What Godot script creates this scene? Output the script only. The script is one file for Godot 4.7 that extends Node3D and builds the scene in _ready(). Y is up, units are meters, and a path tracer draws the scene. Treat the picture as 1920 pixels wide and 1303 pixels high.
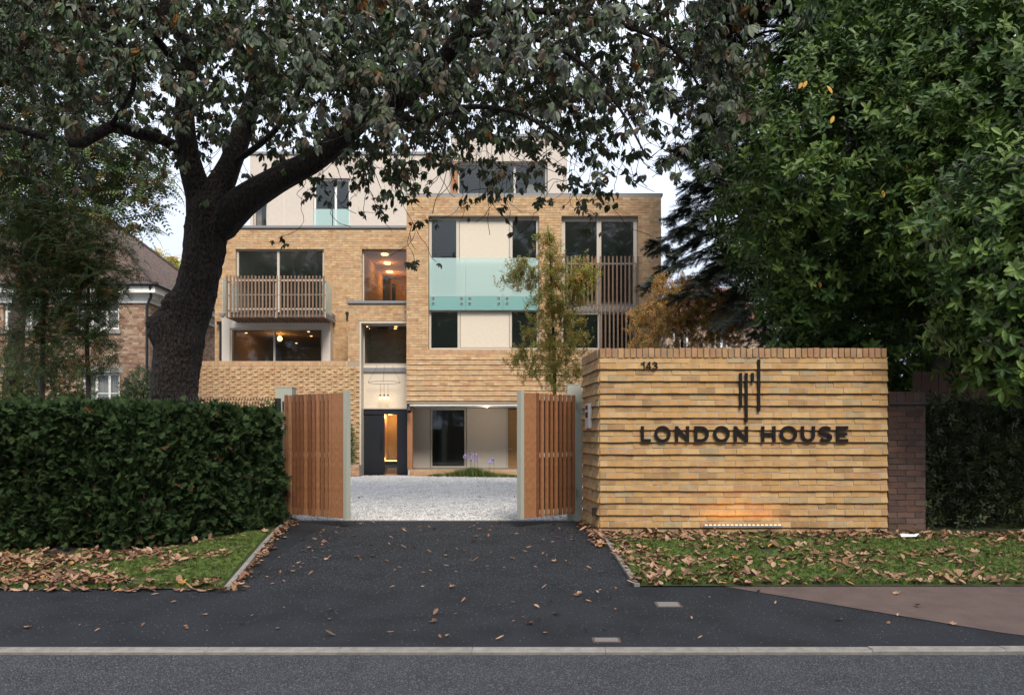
extends Node3D
# A brick apartment building behind timber gates, a yew hedge and a corbelled sign wall; overcast autumn afternoon.

var rng := RandomNumberGenerator.new()
var M := {}
var PAL := {}
var brick_meshes: Array[ArrayMesh] = []


# ---------------------------------------------------------------- mesh collecting
class MB:
	var v := PackedVector3Array()
	var n := PackedVector3Array()
	var ix := PackedInt32Array()

	func tri(a: Vector3, b: Vector3, c: Vector3) -> void:
		var k := v.size()
		var m := (b - a).cross(c - a).normalized()
		v.append(a); v.append(b); v.append(c)
		n.append(m); n.append(m); n.append(m)
		ix.append(k); ix.append(k + 2); ix.append(k + 1)

	func quad(a: Vector3, b: Vector3, c: Vector3, d: Vector3) -> void:
		var k := v.size()
		var m := (c - a).cross(d - b).normalized()
		v.append(a); v.append(b); v.append(c); v.append(d)
		for i in 4:
			n.append(m)
		ix.append(k); ix.append(k + 2); ix.append(k + 1)
		ix.append(k); ix.append(k + 3); ix.append(k + 2)

	func box(x0: float, x1: float, y0: float, y1: float, z0: float, z1: float) -> void:
		hexa([Vector3(x0, y0, z0), Vector3(x1, y0, z0), Vector3(x1, y0, z1), Vector3(x0, y0, z1), Vector3(x0, y1, z0), Vector3(x1, y1, z0), Vector3(x1, y1, z1), Vector3(x0, y1, z1)])

	func obox(t: Transform3D, s: Vector3) -> void:
		var h := s / 2
		var p := []
		for y in [-h.y, h.y]:
			for c in [[-h.x, -h.z], [h.x, -h.z], [h.x, h.z], [-h.x, h.z]]:
				p.append(t * Vector3(c[0], y, c[1]))
		hexa(p)

	func bar(a: Vector3, b: Vector3, w: float, h: float) -> void:
		var z := (b - a).normalized()
		var up := Vector3.UP if absf(z.y) < 0.95 else Vector3.RIGHT
		var x := up.cross(z).normalized()
		obox(Transform3D(Basis(x, z.cross(x), z), (a + b) / 2), Vector3(w, h, a.distance_to(b)))

	func hexa(p: Array) -> void:
		quad(p[0], p[1], p[2], p[3]); quad(p[7], p[6], p[5], p[4])
		quad(p[3], p[2], p[6], p[7]); quad(p[1], p[0], p[4], p[5])
		quad(p[0], p[3], p[7], p[4]); quad(p[2], p[1], p[5], p[6])

	func tube(pts: PackedVector3Array, rad: PackedFloat32Array, sides: int) -> void:
		var k0 := v.size()
		var side := Vector3.ZERO
		for i in pts.size():
			var d := (pts[mini(i + 1, pts.size() - 1)] - pts[maxi(i - 1, 0)]).normalized()
			if side == Vector3.ZERO:
				side = d.cross(Vector3.UP if absf(d.y) < 0.9 else Vector3.RIGHT).normalized()
			side = (side - d * side.dot(d)).normalized()
			var other := d.cross(side)
			for s in sides:
				var q := side * cos(TAU * s / sides) + other * sin(TAU * s / sides)
				v.append(pts[i] + q * rad[i]); n.append(q)
		for i in pts.size() - 1:
			for s in sides:
				var a := k0 + i * sides + s
				var b := k0 + i * sides + (s + 1) % sides
				ix.append(a); ix.append(a + sides); ix.append(b)
				ix.append(b); ix.append(a + sides); ix.append(b + sides)
		for e in [0, pts.size() - 1]:
			var k := v.size()
			var dd := (pts[1] - pts[0]).normalized() * -1.0 if e == 0 else (pts[e] - pts[e - 1]).normalized()
			v.append(pts[e]); n.append(dd)
			for s in sides:
				ix.append(k); ix.append(k0 + e * sides + s); ix.append(k0 + e * sides + (s + 1) % sides)

	func rod(a: Vector3, b: Vector3, r: float, sides := 8) -> void:
		tube(PackedVector3Array([a, b]), PackedFloat32Array([r, r]), sides)

	func lathe(at: Vector3, profile: Array, sides := 16) -> void:
		var pts := PackedVector3Array()
		for i in profile.size() - 1:
			for s in sides:
				var a0 := TAU * s / sides
				var a1 := TAU * (s + 1) / sides
				var p: Vector2 = profile[i]
				var q: Vector2 = profile[i + 1]
				quad(at + Vector3(p.x * cos(a0), p.y, -p.x * sin(a0)), at + Vector3(p.x * cos(a1), p.y, -p.x * sin(a1)), at + Vector3(q.x * cos(a1), q.y, -q.x * sin(a1)), at + Vector3(q.x * cos(a0), q.y, -q.x * sin(a0)))

	# an oval leaf blade, folded a little along its midrib and drooping towards the tip
	func leaf(base: Vector3, dir: Vector3, up: Vector3, length: float, wide: float, droop: float, fold: float, widest := 0.55) -> void:
		var f := dir.normalized()
		var s := f.cross(up).normalized()
		var u := s.cross(f).normalized()
		var prev: Array = []
		for t in [0.0, 0.28, widest, 0.82, 1.0]:
			var w: float = wide * (0.04 if t == 0.0 else 0.0 if t == 1.0 else 1.0 if t == widest else 0.72)
			var c: Vector3 = base + f * length * t - u * droop * length * t * t
			var row := [c - s * w / 2 + u * fold * w, c, c + s * w / 2 + u * fold * w]
			if prev:
				quad(prev[0], prev[1], row[1], row[0])
				quad(prev[1], prev[2], row[2], row[1])
			prev = row

	func made() -> ArrayMesh:
		var a := []
		a.resize(Mesh.ARRAY_MAX)
		a[Mesh.ARRAY_VERTEX] = v
		a[Mesh.ARRAY_NORMAL] = n
		a[Mesh.ARRAY_INDEX] = ix
		var m := ArrayMesh.new()
		m.add_surface_from_arrays(Mesh.PRIMITIVE_TRIANGLES, a)
		return m


# ---------------------------------------------------------------- objects, parts and their names
func numbered(called: String, parent: Node) -> String:
	if not parent.has_node(called):
		return called
	var c: Dictionary = parent.get_meta("counts") if parent.has_meta("counts") else {}
	var k: int = c.get(called, 0) + 1
	c[called] = k
	parent.set_meta("counts", c)
	return "%s_%03d" % [called, k]


func put(o: Node3D, called: String, parent: Node) -> void:
	o.name = numbered(called, parent)
	parent.add_child(o, true)


func tag(o: Node, label: String, category: String, group := "", kind := "") -> Node:
	if label: o.set_meta("label", label)
	if category: o.set_meta("category", category)
	if group: o.set_meta("group", group)
	if kind: o.set_meta("kind", kind)
	return o


func thing(called: String, label: String, category: String, at: Vector3, group := "") -> Node3D:
	var o := Node3D.new()
	o.position = at
	put(o, called, self)
	tag(o, label, category, group)
	return o


# a mesh drawn in metres of the whole place, hung under its thing (whose own place is taken off again)
func part(called: String, mb: MB, mat: Material, parent: Node) -> MeshInstance3D:
	return part_mesh(called, mb.made(), mat, parent)


func part_mesh(called: String, mesh: Mesh, mat: Material, parent: Node) -> MeshInstance3D:
	var o := MeshInstance3D.new()
	o.mesh = mesh
	o.material_override = mat
	if parent != self and parent.get_parent() == self and not parent is MeshInstance3D:
		o.position = -(parent as Node3D).position
	put(o, called, parent)
	return o


func structure(called: String, mb: MB, mat: Material) -> MeshInstance3D:
	var o := part(called, mb, mat, self)
	o.set_meta("kind", "structure")
	return o


func scatter(called: String, mesh: Mesh, where: Array, cols: Array, mat: Material, parent: Node, kind := "stuff") -> MultiMeshInstance3D:
	var mm := MultiMesh.new()
	mm.transform_format = MultiMesh.TRANSFORM_3D
	mm.use_colors = true
	mm.mesh = mesh
	mm.instance_count = where.size()
	for i in where.size():
		mm.set_instance_transform(i, where[i])
		mm.set_instance_color(i, cols[i])
	var o := MultiMeshInstance3D.new()
	o.multimesh = mm
	o.material_override = mat
	if parent != self and parent.get_parent() == self:
		o.position = -(parent as Node3D).position
	put(o, called, parent)
	o.set_meta("kind", kind)
	return o


# pieces of one kind on one thing: those nearest the camera as parts of their own, the rest joined
func pieces(called: String, rest_called: String, meshes: Array, items: Array, pal: String, parent: Node, most := 300) -> void:
	var eye := Vector3(0, 1.2, 0)
	items.sort_custom(func(a, b): return a[0].origin.distance_squared_to(eye) * (1.0 + (50.0 if a[2] else 0.0)) < b[0].origin.distance_squared_to(eye) * (1.0 + (50.0 if b[2] else 0.0)))
	var k := mini(most, items.size())
	for i in k:
		var o := MeshInstance3D.new()
		o.mesh = meshes[i % meshes.size()]
		o.material_override = PAL[pal].mats[items[i][1]]
		o.transform = items[i][0]
		if parent.get_parent() == self:
			o.position -= (parent as Node3D).position
		put(o, called, parent)
	if items.size() > k:
		var w := []
		var c := []
		for i in range(k, items.size()):
			w.append(items[i][0])
			c.append(PAL[pal].cols[items[i][1]])
		for m in meshes.size():
			var wm := []
			var cm := []
			for i in range(m, w.size(), meshes.size()):
				wm.append(w[i])
				cm.append(c[i])
			if wm: scatter(rest_called, meshes[m], wm, cm, PAL[pal].multi, parent)


# ---------------------------------------------------------------- materials
func lin(c: Array) -> Color:
	return Color(c[0], c[1], c[2])


func noise(freq: float, octaves: int, stops: Array, sd: int, size := 512, kind := FastNoiseLite.TYPE_SIMPLEX_SMOOTH) -> NoiseTexture2D:
	var f := FastNoiseLite.new()
	f.noise_type = kind
	f.frequency = freq
	f.fractal_octaves = octaves
	f.seed = sd
	var t := NoiseTexture2D.new()
	t.width = size
	t.height = size
	t.seamless = true
	t.noise = f
	var g := Gradient.new()
	var offs := PackedFloat32Array()
	var cs := PackedColorArray()
	for s in stops:
		offs.append(s[0])
		cs.append(Color(s[1], s[1], s[1]) if not s[1] is Color else s[1])
	g.offsets = offs
	g.colors = cs
	t.color_ramp = g
	return t


func mat(c: Array, rough: float, tex: Texture2D = null, scale := Vector3.ONE, bump: Texture2D = null, depth := 0.0) -> StandardMaterial3D:
	var m := StandardMaterial3D.new()
	m.albedo_color = lin(c).linear_to_srgb()
	m.roughness = rough
	if tex or bump:
		m.uv1_triplanar = true
		m.uv1_world_triplanar = true
		m.uv1_scale = scale
	m.albedo_texture = tex
	if bump:
		m.heightmap_enabled = true
		m.heightmap_texture = bump
		m.heightmap_scale = depth
	return m


func over(m: StandardMaterial3D, tex: Texture2D, scale: float) -> StandardMaterial3D:
	m.detail_enabled = true
	m.detail_albedo = tex
	m.detail_blend_mode = BaseMaterial3D.BLEND_MODE_MUL
	m.detail_uv_layer = BaseMaterial3D.DETAIL_UV_2
	m.uv2_triplanar = true
	m.uv2_world_triplanar = true
	m.uv2_scale = Vector3.ONE * scale
	return m


func palette(called: String, cols: Array, make: Callable) -> void:
	var mats := []
	var cs := []
	for c in cols:
		mats.append(make.call(c))
		cs.append(lin(c))
	var multi: StandardMaterial3D = make.call([1, 1, 1])
	multi.vertex_color_use_as_albedo = true
	PAL[called] = {"mats": mats, "cols": cs, "multi": multi}


func glowing(c: Color, energy: float) -> StandardMaterial3D:
	var m := StandardMaterial3D.new()
	m.albedo_color = Color(0.9, 0.88, 0.8)
	m.emission_enabled = true
	m.emission = c
	m.emission_energy_multiplier = energy
	return m


func make_materials() -> void:
	var speck := noise(0.055, 3, [[0.0, 0.6], [0.3, 0.86], [0.42, 0.97], [1.0, 1.0]], 3)
	var grain := noise(0.12, 3, [[0.0, 0.35], [0.5, 0.75], [0.75, 1.0], [1.0, 1.0]], 5)
	var coarse := noise(0.08, 2, [[0.0, 0.2], [0.4, 0.5], [0.62, 1.0], [1.0, 1.0]], 8)
	var patch := noise(0.012, 4, [[0.0, 0.82], [0.5, 0.93], [1.0, 1.0]], 9)
	var worn := noise(0.014, 5, [[0.0, 0.78], [0.42, 0.89], [0.55, 0.93], [1.0, 1.0]], 19)
	var stony := noise(0.08, 3, [[0.0, 0.55], [0.35, 0.82], [0.5, 0.97], [1.0, 1.0]], 28)
	var hgt := noise(0.09, 4, [[0.0, 0.0], [1.0, 1.0]], 6)
	var barkh := noise(0.03, 5, [[0.0, 0.0], [0.45, 0.3], [0.55, 0.8], [1.0, 1.0]], 7)
	var wood := noise(0.03, 4, [[0.0, 0.55], [0.4, 0.8], [0.6, 0.95], [1.0, 1.0]], 10)
	var plas := noise(0.02, 4, [[0.0, 0.965], [1.0, 1.0]], 11)
	var brick := func(c): return over(mat(c, 0.93, speck, Vector3.ONE * 3.0, hgt, 0.35), patch, 0.8)
	palette("stock", [[0.63, 0.40, 0.208], [0.66, 0.43, 0.235], [0.69, 0.48, 0.275], [0.63, 0.378, 0.222], [0.52, 0.31, 0.16], [0.56, 0.405, 0.247]], brick)
	palette("sign", [[0.48, 0.285, 0.112], [0.51, 0.315, 0.132], [0.54, 0.355, 0.162], [0.46, 0.268, 0.126], [0.36, 0.22, 0.098], [0.41, 0.30, 0.16]], brick)
	palette("cap", [[0.42, 0.25, 0.12], [0.47, 0.29, 0.15], [0.44, 0.24, 0.13], [0.38, 0.24, 0.13]], brick)
	palette("house", [[0.36, 0.215, 0.135], [0.42, 0.28, 0.19], [0.31, 0.165, 0.105], [0.48, 0.36, 0.27], [0.27, 0.165, 0.115]], brick)
	palette("pier", [[0.15, 0.082, 0.06], [0.18, 0.10, 0.072], [0.12, 0.072, 0.058], [0.165, 0.105, 0.08]], brick)
	palette("tile", [[0.075, 0.047, 0.037], [0.09, 0.055, 0.04], [0.062, 0.042, 0.036], [0.105, 0.06, 0.04]], func(c): return mat(c, 0.9, speck, Vector3.ONE * 2.0))
	var slat := func(c): return mat(c, 0.75, wood, Vector3(9, 0.6, 9), wood, 0.12)
	palette("cedar", [[0.29, 0.118, 0.048], [0.36, 0.155, 0.066], [0.21, 0.082, 0.034], [0.41, 0.185, 0.085]], slat)
	palette("larch", [[0.27, 0.16, 0.10], [0.32, 0.20, 0.13], [0.23, 0.14, 0.095]], slat)
	palette("kerb", [[0.44, 0.405, 0.36], [0.39, 0.365, 0.325], [0.48, 0.445, 0.40]], func(c): return over(mat(c, 0.95, grain, Vector3.ONE * 5.0, hgt, 0.2), patch, 1.3))
	var leafy := func(rough: float, through: float): return func(c):
		var m := mat(c, rough)
		m.backlight_enabled = true
		m.backlight = Color(through, through, through)
		return m
	palette("chestnut", [[0.085, 0.115, 0.072], [0.065, 0.095, 0.048], [0.11, 0.138, 0.095], [0.062, 0.10, 0.038], [0.105, 0.075, 0.045], [0.06, 0.07, 0.033], [0.13, 0.15, 0.115], [0.21, 0.095, 0.025]], leafy.call(0.6, 0.5))
	for m in PAL.chestnut.mats + [PAL.chestnut.multi]: m.metallic_specular = 0.35
	palette("laurel", [[0.053, 0.098, 0.018], [0.068, 0.118, 0.022], [0.04, 0.078, 0.016], [0.094, 0.15, 0.032], [0.034, 0.07, 0.018], [0.42, 0.24, 0.035]], leafy.call(0.42, 0.35))
	for m in PAL.laurel.mats + [PAL.laurel.multi]: m.metallic_specular = 0.32
	palette("yew", [[0.026, 0.05, 0.018], [0.033, 0.06, 0.02], [0.02, 0.037, 0.015], [0.044, 0.072, 0.025], [0.10, 0.05, 0.03]], leafy.call(0.7, 0.15))
	for m in PAL.yew.mats + [PAL.yew.multi]: m.metallic_specular = 0.25
	palette("conifer", [[0.018, 0.028, 0.015], [0.024, 0.036, 0.018], [0.015, 0.022, 0.013], [0.03, 0.042, 0.02]], leafy.call(0.8, 0.1))
	palette("amber", [[0.36, 0.33, 0.065], [0.30, 0.32, 0.065], [0.40, 0.30, 0.07], [0.44, 0.24, 0.06], [0.25, 0.28, 0.06], [0.38, 0.36, 0.09]], leafy.call(0.7, 0.6))
	palette("rust", [[0.40, 0.22, 0.06], [0.46, 0.23, 0.065], [0.32, 0.20, 0.055], [0.25, 0.20, 0.05]], leafy.call(0.7, 0.6))
	palette("rowan", [[0.05, 0.088, 0.02], [0.062, 0.105, 0.024], [0.042, 0.07, 0.018], [0.08, 0.125, 0.03], [0.055, 0.092, 0.022], [0.072, 0.11, 0.028], [0.17, 0.095, 0.025]], leafy.call(0.7, 0.35))
	palette("bushes", [[0.10, 0.13, 0.025], [0.12, 0.16, 0.03], [0.075, 0.10, 0.022], [0.15, 0.18, 0.04]], leafy.call(0.65, 0.3))
	palette("box", [[0.055, 0.10, 0.022], [0.075, 0.13, 0.03], [0.045, 0.08, 0.02]], leafy.call(0.6, 0.3))
	palette("ivy", [[0.055, 0.075, 0.028], [0.075, 0.095, 0.032], [0.04, 0.055, 0.022], [0.14, 0.10, 0.03]], leafy.call(0.55, 0.25))
	palette("grass", [[0.068, 0.122, 0.015], [0.085, 0.148, 0.019], [0.054, 0.10, 0.012], [0.108, 0.16, 0.027], [0.125, 0.125, 0.042]], leafy.call(0.8, 0.4))
	palette("litter", [[0.23, 0.125, 0.07], [0.28, 0.165, 0.10], [0.17, 0.082, 0.045], [0.33, 0.21, 0.135], [0.12, 0.06, 0.035], [0.34, 0.175, 0.045]], leafy.call(0.85, 0.2))
	palette("flower", [[0.30, 0.24, 0.62], [0.36, 0.30, 0.66]], leafy.call(0.8, 0.3))
	palette("grit", [[0.088, 0.093, 0.103], [0.105, 0.11, 0.12], [0.072, 0.076, 0.084], [0.05, 0.053, 0.06], [0.036, 0.039, 0.045], [0.13, 0.128, 0.125]], func(c): return mat(c, 0.85))
	palette("pebble", [[0.70, 0.69, 0.68], [0.74, 0.735, 0.73], [0.62, 0.62, 0.62], [0.66, 0.63, 0.58], [0.45, 0.435, 0.42]], func(c): return mat(c, 0.9))
	M.asphalt = over(mat([0.041, 0.0455, 0.053], 0.82, grain, Vector3.ONE * 2.6, hgt, 0.3), worn, 0.22)
	M.road = over(mat([0.094, 0.101, 0.114], 0.8, coarse, Vector3.ONE * 2.4, coarse, 0.6), patch, 0.4)
	M.asphalt.metallic_specular = 0.25
	M.road.metallic_specular = 0.3
	M.oldpath = over(mat([0.17, 0.112, 0.092], 0.93, grain, Vector3.ONE * 3.0, hgt, 0.3), patch, 0.5)
	M.gravel = over(mat([0.72, 0.735, 0.76], 0.93, stony, Vector3.ONE * 3.4, coarse, 1.0), patch, 0.3)
	M.soil = over(mat([0.075, 0.05, 0.033], 0.97, grain, Vector3.ONE * 2.0, hgt, 1.2), patch, 1.0)
	M.turf = over(mat([0.07, 0.10, 0.025], 0.97, grain, Vector3.ONE * 2.5, hgt, 1.0), patch, 0.8)
	M.meadow = over(mat([0.06, 0.07, 0.03], 0.97, grain, Vector3.ONE * 0.4), patch, 0.05)
	M.mortar = mat([0.56, 0.46, 0.33], 0.95, grain, Vector3.ONE * 4.0)
	M.mortar_sign = mat([0.56, 0.50, 0.42], 0.95, grain, Vector3.ONE * 4.0)
	M.mortar_dull = mat([0.36, 0.33, 0.29], 0.95, grain, Vector3.ONE * 4.0)
	M.mortar_dark = mat([0.16, 0.14, 0.13], 0.95, grain, Vector3.ONE * 4.0)
	M.bark = over(mat([0.050, 0.032, 0.026], 0.95, barkh, Vector3(1.5, 0.7, 1.5), barkh, 5.0), worn, 1.2)
	M.twig = mat([0.045, 0.034, 0.028], 0.9)
	M.thinbark = mat([0.09, 0.075, 0.06], 0.9, barkh, Vector3(6, 2, 6))
	M.sage = mat([0.36, 0.37, 0.31], 0.55, plas, Vector3.ONE * 2.0)
	M.black = mat([0.012, 0.012, 0.013], 0.45, plas, Vector3.ONE * 3.0)
	M.gutter = mat([0.015, 0.015, 0.017], 0.4)
	M.lettering = mat([0.007, 0.006, 0.007], 0.6)
	M.lettering.metallic_specular = 0.3
	M.frame = mat([0.52, 0.47, 0.40], 0.5, plas, Vector3.ONE * 2.0)
	M.panel = mat([0.62, 0.55, 0.45], 0.7, plas, Vector3.ONE * 0.9)
	M.render = mat([0.53, 0.47, 0.41], 0.85, plas, Vector3.ONE * 0.6)
	M.greypanel = mat([0.60, 0.545, 0.485], 0.6, plas, Vector3.ONE * 0.9)
	M.zinc = mat([0.20, 0.205, 0.22], 0.5, plas, Vector3.ONE * 2.0)
	M.concrete = mat([0.45, 0.43, 0.40], 0.9, grain, Vector3.ONE * 2.0)
	M.white = mat([0.75, 0.74, 0.71], 0.55, plas, Vector3.ONE)
	M.navy = mat([0.013, 0.0145, 0.02], 0.35, plas, Vector3.ONE * 2.0)
	M.steel = mat([0.60, 0.60, 0.59], 0.4)
	M.steel.metallic = 0.4
	M.oak = mat([0.50, 0.27, 0.10], 0.6, wood, Vector3(7, 0.8, 7))
	M.post = mat([0.40, 0.18, 0.078], 0.75, wood, Vector3(9, 0.6, 9), wood, 0.15)
	M.fencewood = mat([0.085, 0.045, 0.032], 0.85, wood, Vector3(8, 0.7, 8))
	M.room = mat([0.36, 0.27, 0.18], 0.9, plas, Vector3.ONE)
	M.interior = mat([0.46, 0.43, 0.39], 0.9, plas, Vector3.ONE)
	M.tan = mat([0.50, 0.34, 0.18], 0.85, plas, Vector3.ONE)
	M.curtain = mat([0.55, 0.55, 0.50], 0.9)
	M.leaflet = mat([0.75, 0.76, 0.78], 0.7)
	M.cover = mat([0.24, 0.23, 0.21], 0.85, grain, Vector3.ONE * 4.0)
	var g := StandardMaterial3D.new()
	g.transparency = BaseMaterial3D.TRANSPARENCY_ALPHA
	g.albedo_color = Color(0.17, 0.21, 0.20, 0.22)
	g.roughness = 0.03
	M.glass = g
	var fr := StandardMaterial3D.new()
	fr.transparency = BaseMaterial3D.TRANSPARENCY_ALPHA
	fr.albedo_color = Color(0.72, 0.83, 0.815, 0.5)
	fr.roughness = 0.3
	M.frosted = fr
	var tl := fr.duplicate()
	tl.albedo_color = Color(0.50, 0.68, 0.665, 0.76)
	M.teal = tl
	M.warm = glowing(Color(1.0, 0.78, 0.5), 2.0)
	M.led = glowing(Color(1.0, 0.72, 0.4), 0.9)
	for k in 4:
		var mb := MB.new()
		var p := []
		for y in [-0.5, 0.5]:
			for c in [[-0.5, -0.5], [0.5, -0.5], [0.5, 0.5], [-0.5, 0.5]]:
				p.append(Vector3(c[0] + rng.randf_range(-0.012, 0.012), y + rng.randf_range(-0.05, 0.05), c[1] + rng.randf_range(-0.03, 0.03)))
		mb.hexa(p)
		brick_meshes.append(mb.made())


# ---------------------------------------------------------------- the lie of the land
func gy(z: float) -> float:
	if z > -5.4: return -0.26
	if z > -9.75: return lerpf(-0.26, 0.0, (-5.4 - z) / 4.35)
	if z > -23.0: return lerpf(0.0, 0.09, (-9.75 - z) / 13.25)
	return 0.09


func sheet(poly: Array, lift: float, skirt := 0.0) -> MB:
	var mb := MB.new()
	var pv := PackedVector2Array(poly)
	var cuts := [60.0, -5.4, -9.75, -23.0, -400.0]
	for i in 4:
		var strip := PackedVector2Array([Vector2(-500, cuts[i]), Vector2(500, cuts[i]), Vector2(500, cuts[i + 1]), Vector2(-500, cuts[i + 1])])
		for q in Geometry2D.intersect_polygons(pv, strip):
			var t := Geometry2D.triangulate_polygon(q)
			for k in range(0, t.size(), 3):
				var c := []
				for j in 3:
					var w: Vector2 = q[t[k + j]]
					c.append(Vector3(w.x, gy(clampf(w.y, cuts[i + 1], cuts[i] - 0.0001)) + lift, w.y))
				if (c[1] - c[0]).cross(c[2] - c[0]).y > 0: mb.tri(c[0], c[1], c[2])
				else: mb.tri(c[0], c[2], c[1])
			if skirt > 0.0:
				for k in q.size():
					var a: Vector2 = q[k]
					var b: Vector2 = q[(k + 1) % q.size()]
					var ya := gy(a.y) + lift
					var yb := gy(b.y) + lift
					mb.quad(Vector3(a.x, ya - skirt, a.y), Vector3(b.x, yb - skirt, b.y), Vector3(b.x, yb, b.y), Vector3(a.x, ya, a.y))
	return mb


# ---------------------------------------------------------------- walls and windows
func face(origin: Vector3, right: Vector3) -> Transform3D:
	var r := right.normalized()
	return Transform3D(Basis(r, Vector3.UP, r.cross(Vector3.UP)), origin)


func free_spans(a: float, b: float, y: float, holes: Array) -> Array:
	var spans := [[a, b]]
	for h in holes:
		if y > h[2] and y < h[3]:
			var next := []
			for s in spans:
				if h[0] >= s[1] or h[1] <= s[0]:
					next.append(s)
					continue
				if h[0] > s[0]: next.append([s[0], h[0]])
				if h[1] < s[1]: next.append([h[1], s[1]])
			spans = next
	return spans


# bricks of one wall face: items are [where, tone, small]; style stretcher, flemish, studded (headers proud) or edge
func lay(items: Array, t: Transform3D, length: float, y0: float, courses: int, holes: Array, style: String, tones: Array, far := false) -> void:
	for k in courses:
		var ch := 0.065 if style != "edge" else 0.14
		var y := y0 + (0.075 if style != "edge" else 0.15) * k + ch / 2
		for span in free_spans(0.0, length, y, holes):
			var u := 0.0 if k % 2 == 0 else -0.11 if style == "stretcher" else -0.2815
			var head: bool = style == "edge" or (style != "stretcher" and k % 2 == 1)
			while u < span[1]:
				var w := 0.065 if style == "edge" else 0.1025 if head else 0.215
				var a: float = maxf(u, span[0])
				var b: float = minf(u + w, span[1])
				if b - a > 0.02:
					var out := 0.034 if style == "studded" and head else rng.randf_range(-0.002, 0.003)
					var at := t * Vector3((a + b) / 2, y + rng.randf_range(-0.0015, 0.0015), out - 0.03)
					var bs := t.basis * Basis.from_euler(Vector3(0, rng.randf_range(-0.012, 0.012), rng.randf_range(-0.008, 0.008))) * Basis.from_scale(Vector3(b - a, ch, 0.062))
					items.append([Transform3D(bs, at), tones[rng.randi() % tones.size()], far])
				u += w + 0.01
				if style == "flemish" or style == "studded": head = not head


# courses in pairs, each pair leaning out towards its foot, like boards lapped over one another
func lay_lapped(items: Array, mortar: MB, t: Transform3D, length: float, top: float, pairs: int, tones: Array, u0 := 0.0, proud := 0.026, far := false) -> void:
	var lean := atan(proud / 0.15)
	var tilt := Basis(Vector3.RIGHT, -lean)
	for p in pairs:
		var yt := top - 0.15 * p
		mortar.obox(Transform3D(t.basis * tilt, t * Vector3(length / 2, yt - 0.0755, proud / 2 - 0.0372)), Vector3(length - 0.006, 0.147, 0.064))
		for j in 2:
			var y := yt - 0.0375 - 0.075 * j
			var u := u0 - 0.1125 * j - rng.randf_range(0, 0.05)
			while u < length:
				var a := maxf(u, 0.0)
				var b := minf(u + 0.215, length)
				if b - a > 0.02:
					var jut := proud * (0.25 + 0.5 * j) + rng.randf_range(-0.003, 0.004)
					var bs := t.basis * tilt * Basis.from_euler(Vector3(rng.randf_range(-0.02, 0.02), rng.randf_range(-0.012, 0.012), rng.randf_range(-0.012, 0.012))) * Basis.from_scale(Vector3(b - a, 0.066, 0.062))
					items.append([Transform3D(bs, t * Vector3((a + b) / 2, y + rng.randf_range(-0.002, 0.002), jut - 0.031)), tones[rng.randi() % tones.size()], far])
				u += 0.225


func wall_body(mb: MB, t: Transform3D, length: float, y0: float, y1: float, thick: float, holes: Array, set_back := 0.006) -> void:
	var ys := [y0, y1]
	for h in holes:
		for y in [h[2], h[3]]:
			if y > y0 and y < y1 and not y in ys: ys.append(y)
	ys.sort()
	for i in ys.size() - 1:
		for s in free_spans(0.0, length, (ys[i] + ys[i + 1]) / 2, holes):
			mb.obox(Transform3D(t.basis, t * Vector3((s[0] + s[1]) / 2, (ys[i] + ys[i + 1]) / 2, -set_back - thick / 2)), Vector3(s[1] - s[0], ys[i + 1] - ys[i], thick))


# a window in the plane z: a frame with upright mullions at the given places, and a double pane in each light
func window(parent: Node, x0: float, x1: float, y0: float, y1: float, z: float, bar: float, splits: Array, frame: Material, panels := {}, called := "window") -> MeshInstance3D:
	var mb := MB.new()
	mb.box(x0, x1, y0, y0 + bar, z - 0.06, z); mb.box(x0, x1, y1 - bar, y1, z - 0.06, z)
	mb.box(x0, x0 + bar, y0 + bar, y1 - bar, z - 0.06, z); mb.box(x1 - bar, x1, y0 + bar, y1 - bar, z - 0.06, z)
	var edges := [x0 + bar]
	for s in splits:
		mb.box(s - bar * 0.6, s + bar * 0.6, y0 + bar, y1 - bar, z - 0.06, z)
		edges.append(s - bar * 0.6); edges.append(s + bar * 0.6)
	edges.append(x1 - bar)
	var w := part(called, mb, frame, parent)
	for k in edges.size() / 2:
		var a: float = edges[k * 2]
		var b: float = edges[k * 2 + 1]
		var g := MB.new()
		if panels.has(k):
			g.box(a + 0.012, b - 0.012, y0 + bar + 0.012, y1 - bar - 0.012, z - 0.05, z - 0.008)
			part("spandrel_panel", g, panels[k], w)
		else:
			g.box(a - 0.004, b + 0.004, y0 + bar - 0.004, y1 - bar + 0.004, z - 0.045, z - 0.025)
			part("pane", g, M.glass, w)
	return w


# a room behind a window: five slabs with thickness, open to the front
func room(parent: Node, x0: float, x1: float, y0: float, y1: float, z0: float, z1: float, m: Material) -> MeshInstance3D:
	var mb := MB.new()
	var k := 0.08
	mb.box(x0 - k, x1 + k, y0 - k, y0, z1 - k, z0); mb.box(x0 - k, x1 + k, y1, y1 + k, z1 - k, z0)
	mb.box(x0 - k, x0, y0, y1, z1 - k, z0); mb.box(x1, x1 + k, y0, y1, z1 - k, z0)
	mb.box(x0, x1, y0, y1, z1 - k, z1)
	return part("room", mb, m, parent)


func disc_lamp(parent: Node, at: Vector3, r: float, h: float, m: Material, called := "ceiling_light") -> void:
	var mb := MB.new()
	mb.lathe(at, [Vector2(0, -h), Vector2(r * 0.9, -h), Vector2(r, -h * 0.6), Vector2(r, 0)], 14)
	part(called, mb, m, parent)


func lamp(called: String, at: Vector3, c: Color, energy: float, size: float) -> void:
	var l := OmniLight3D.new()
	l.position = at
	l.light_color = c
	l.light_energy = energy
	l.light_size = size
	l.omni_range = 12.0
	l.omni_attenuation = 2.0
	l.shadow_enabled = true
	put(l, called, self)


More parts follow.
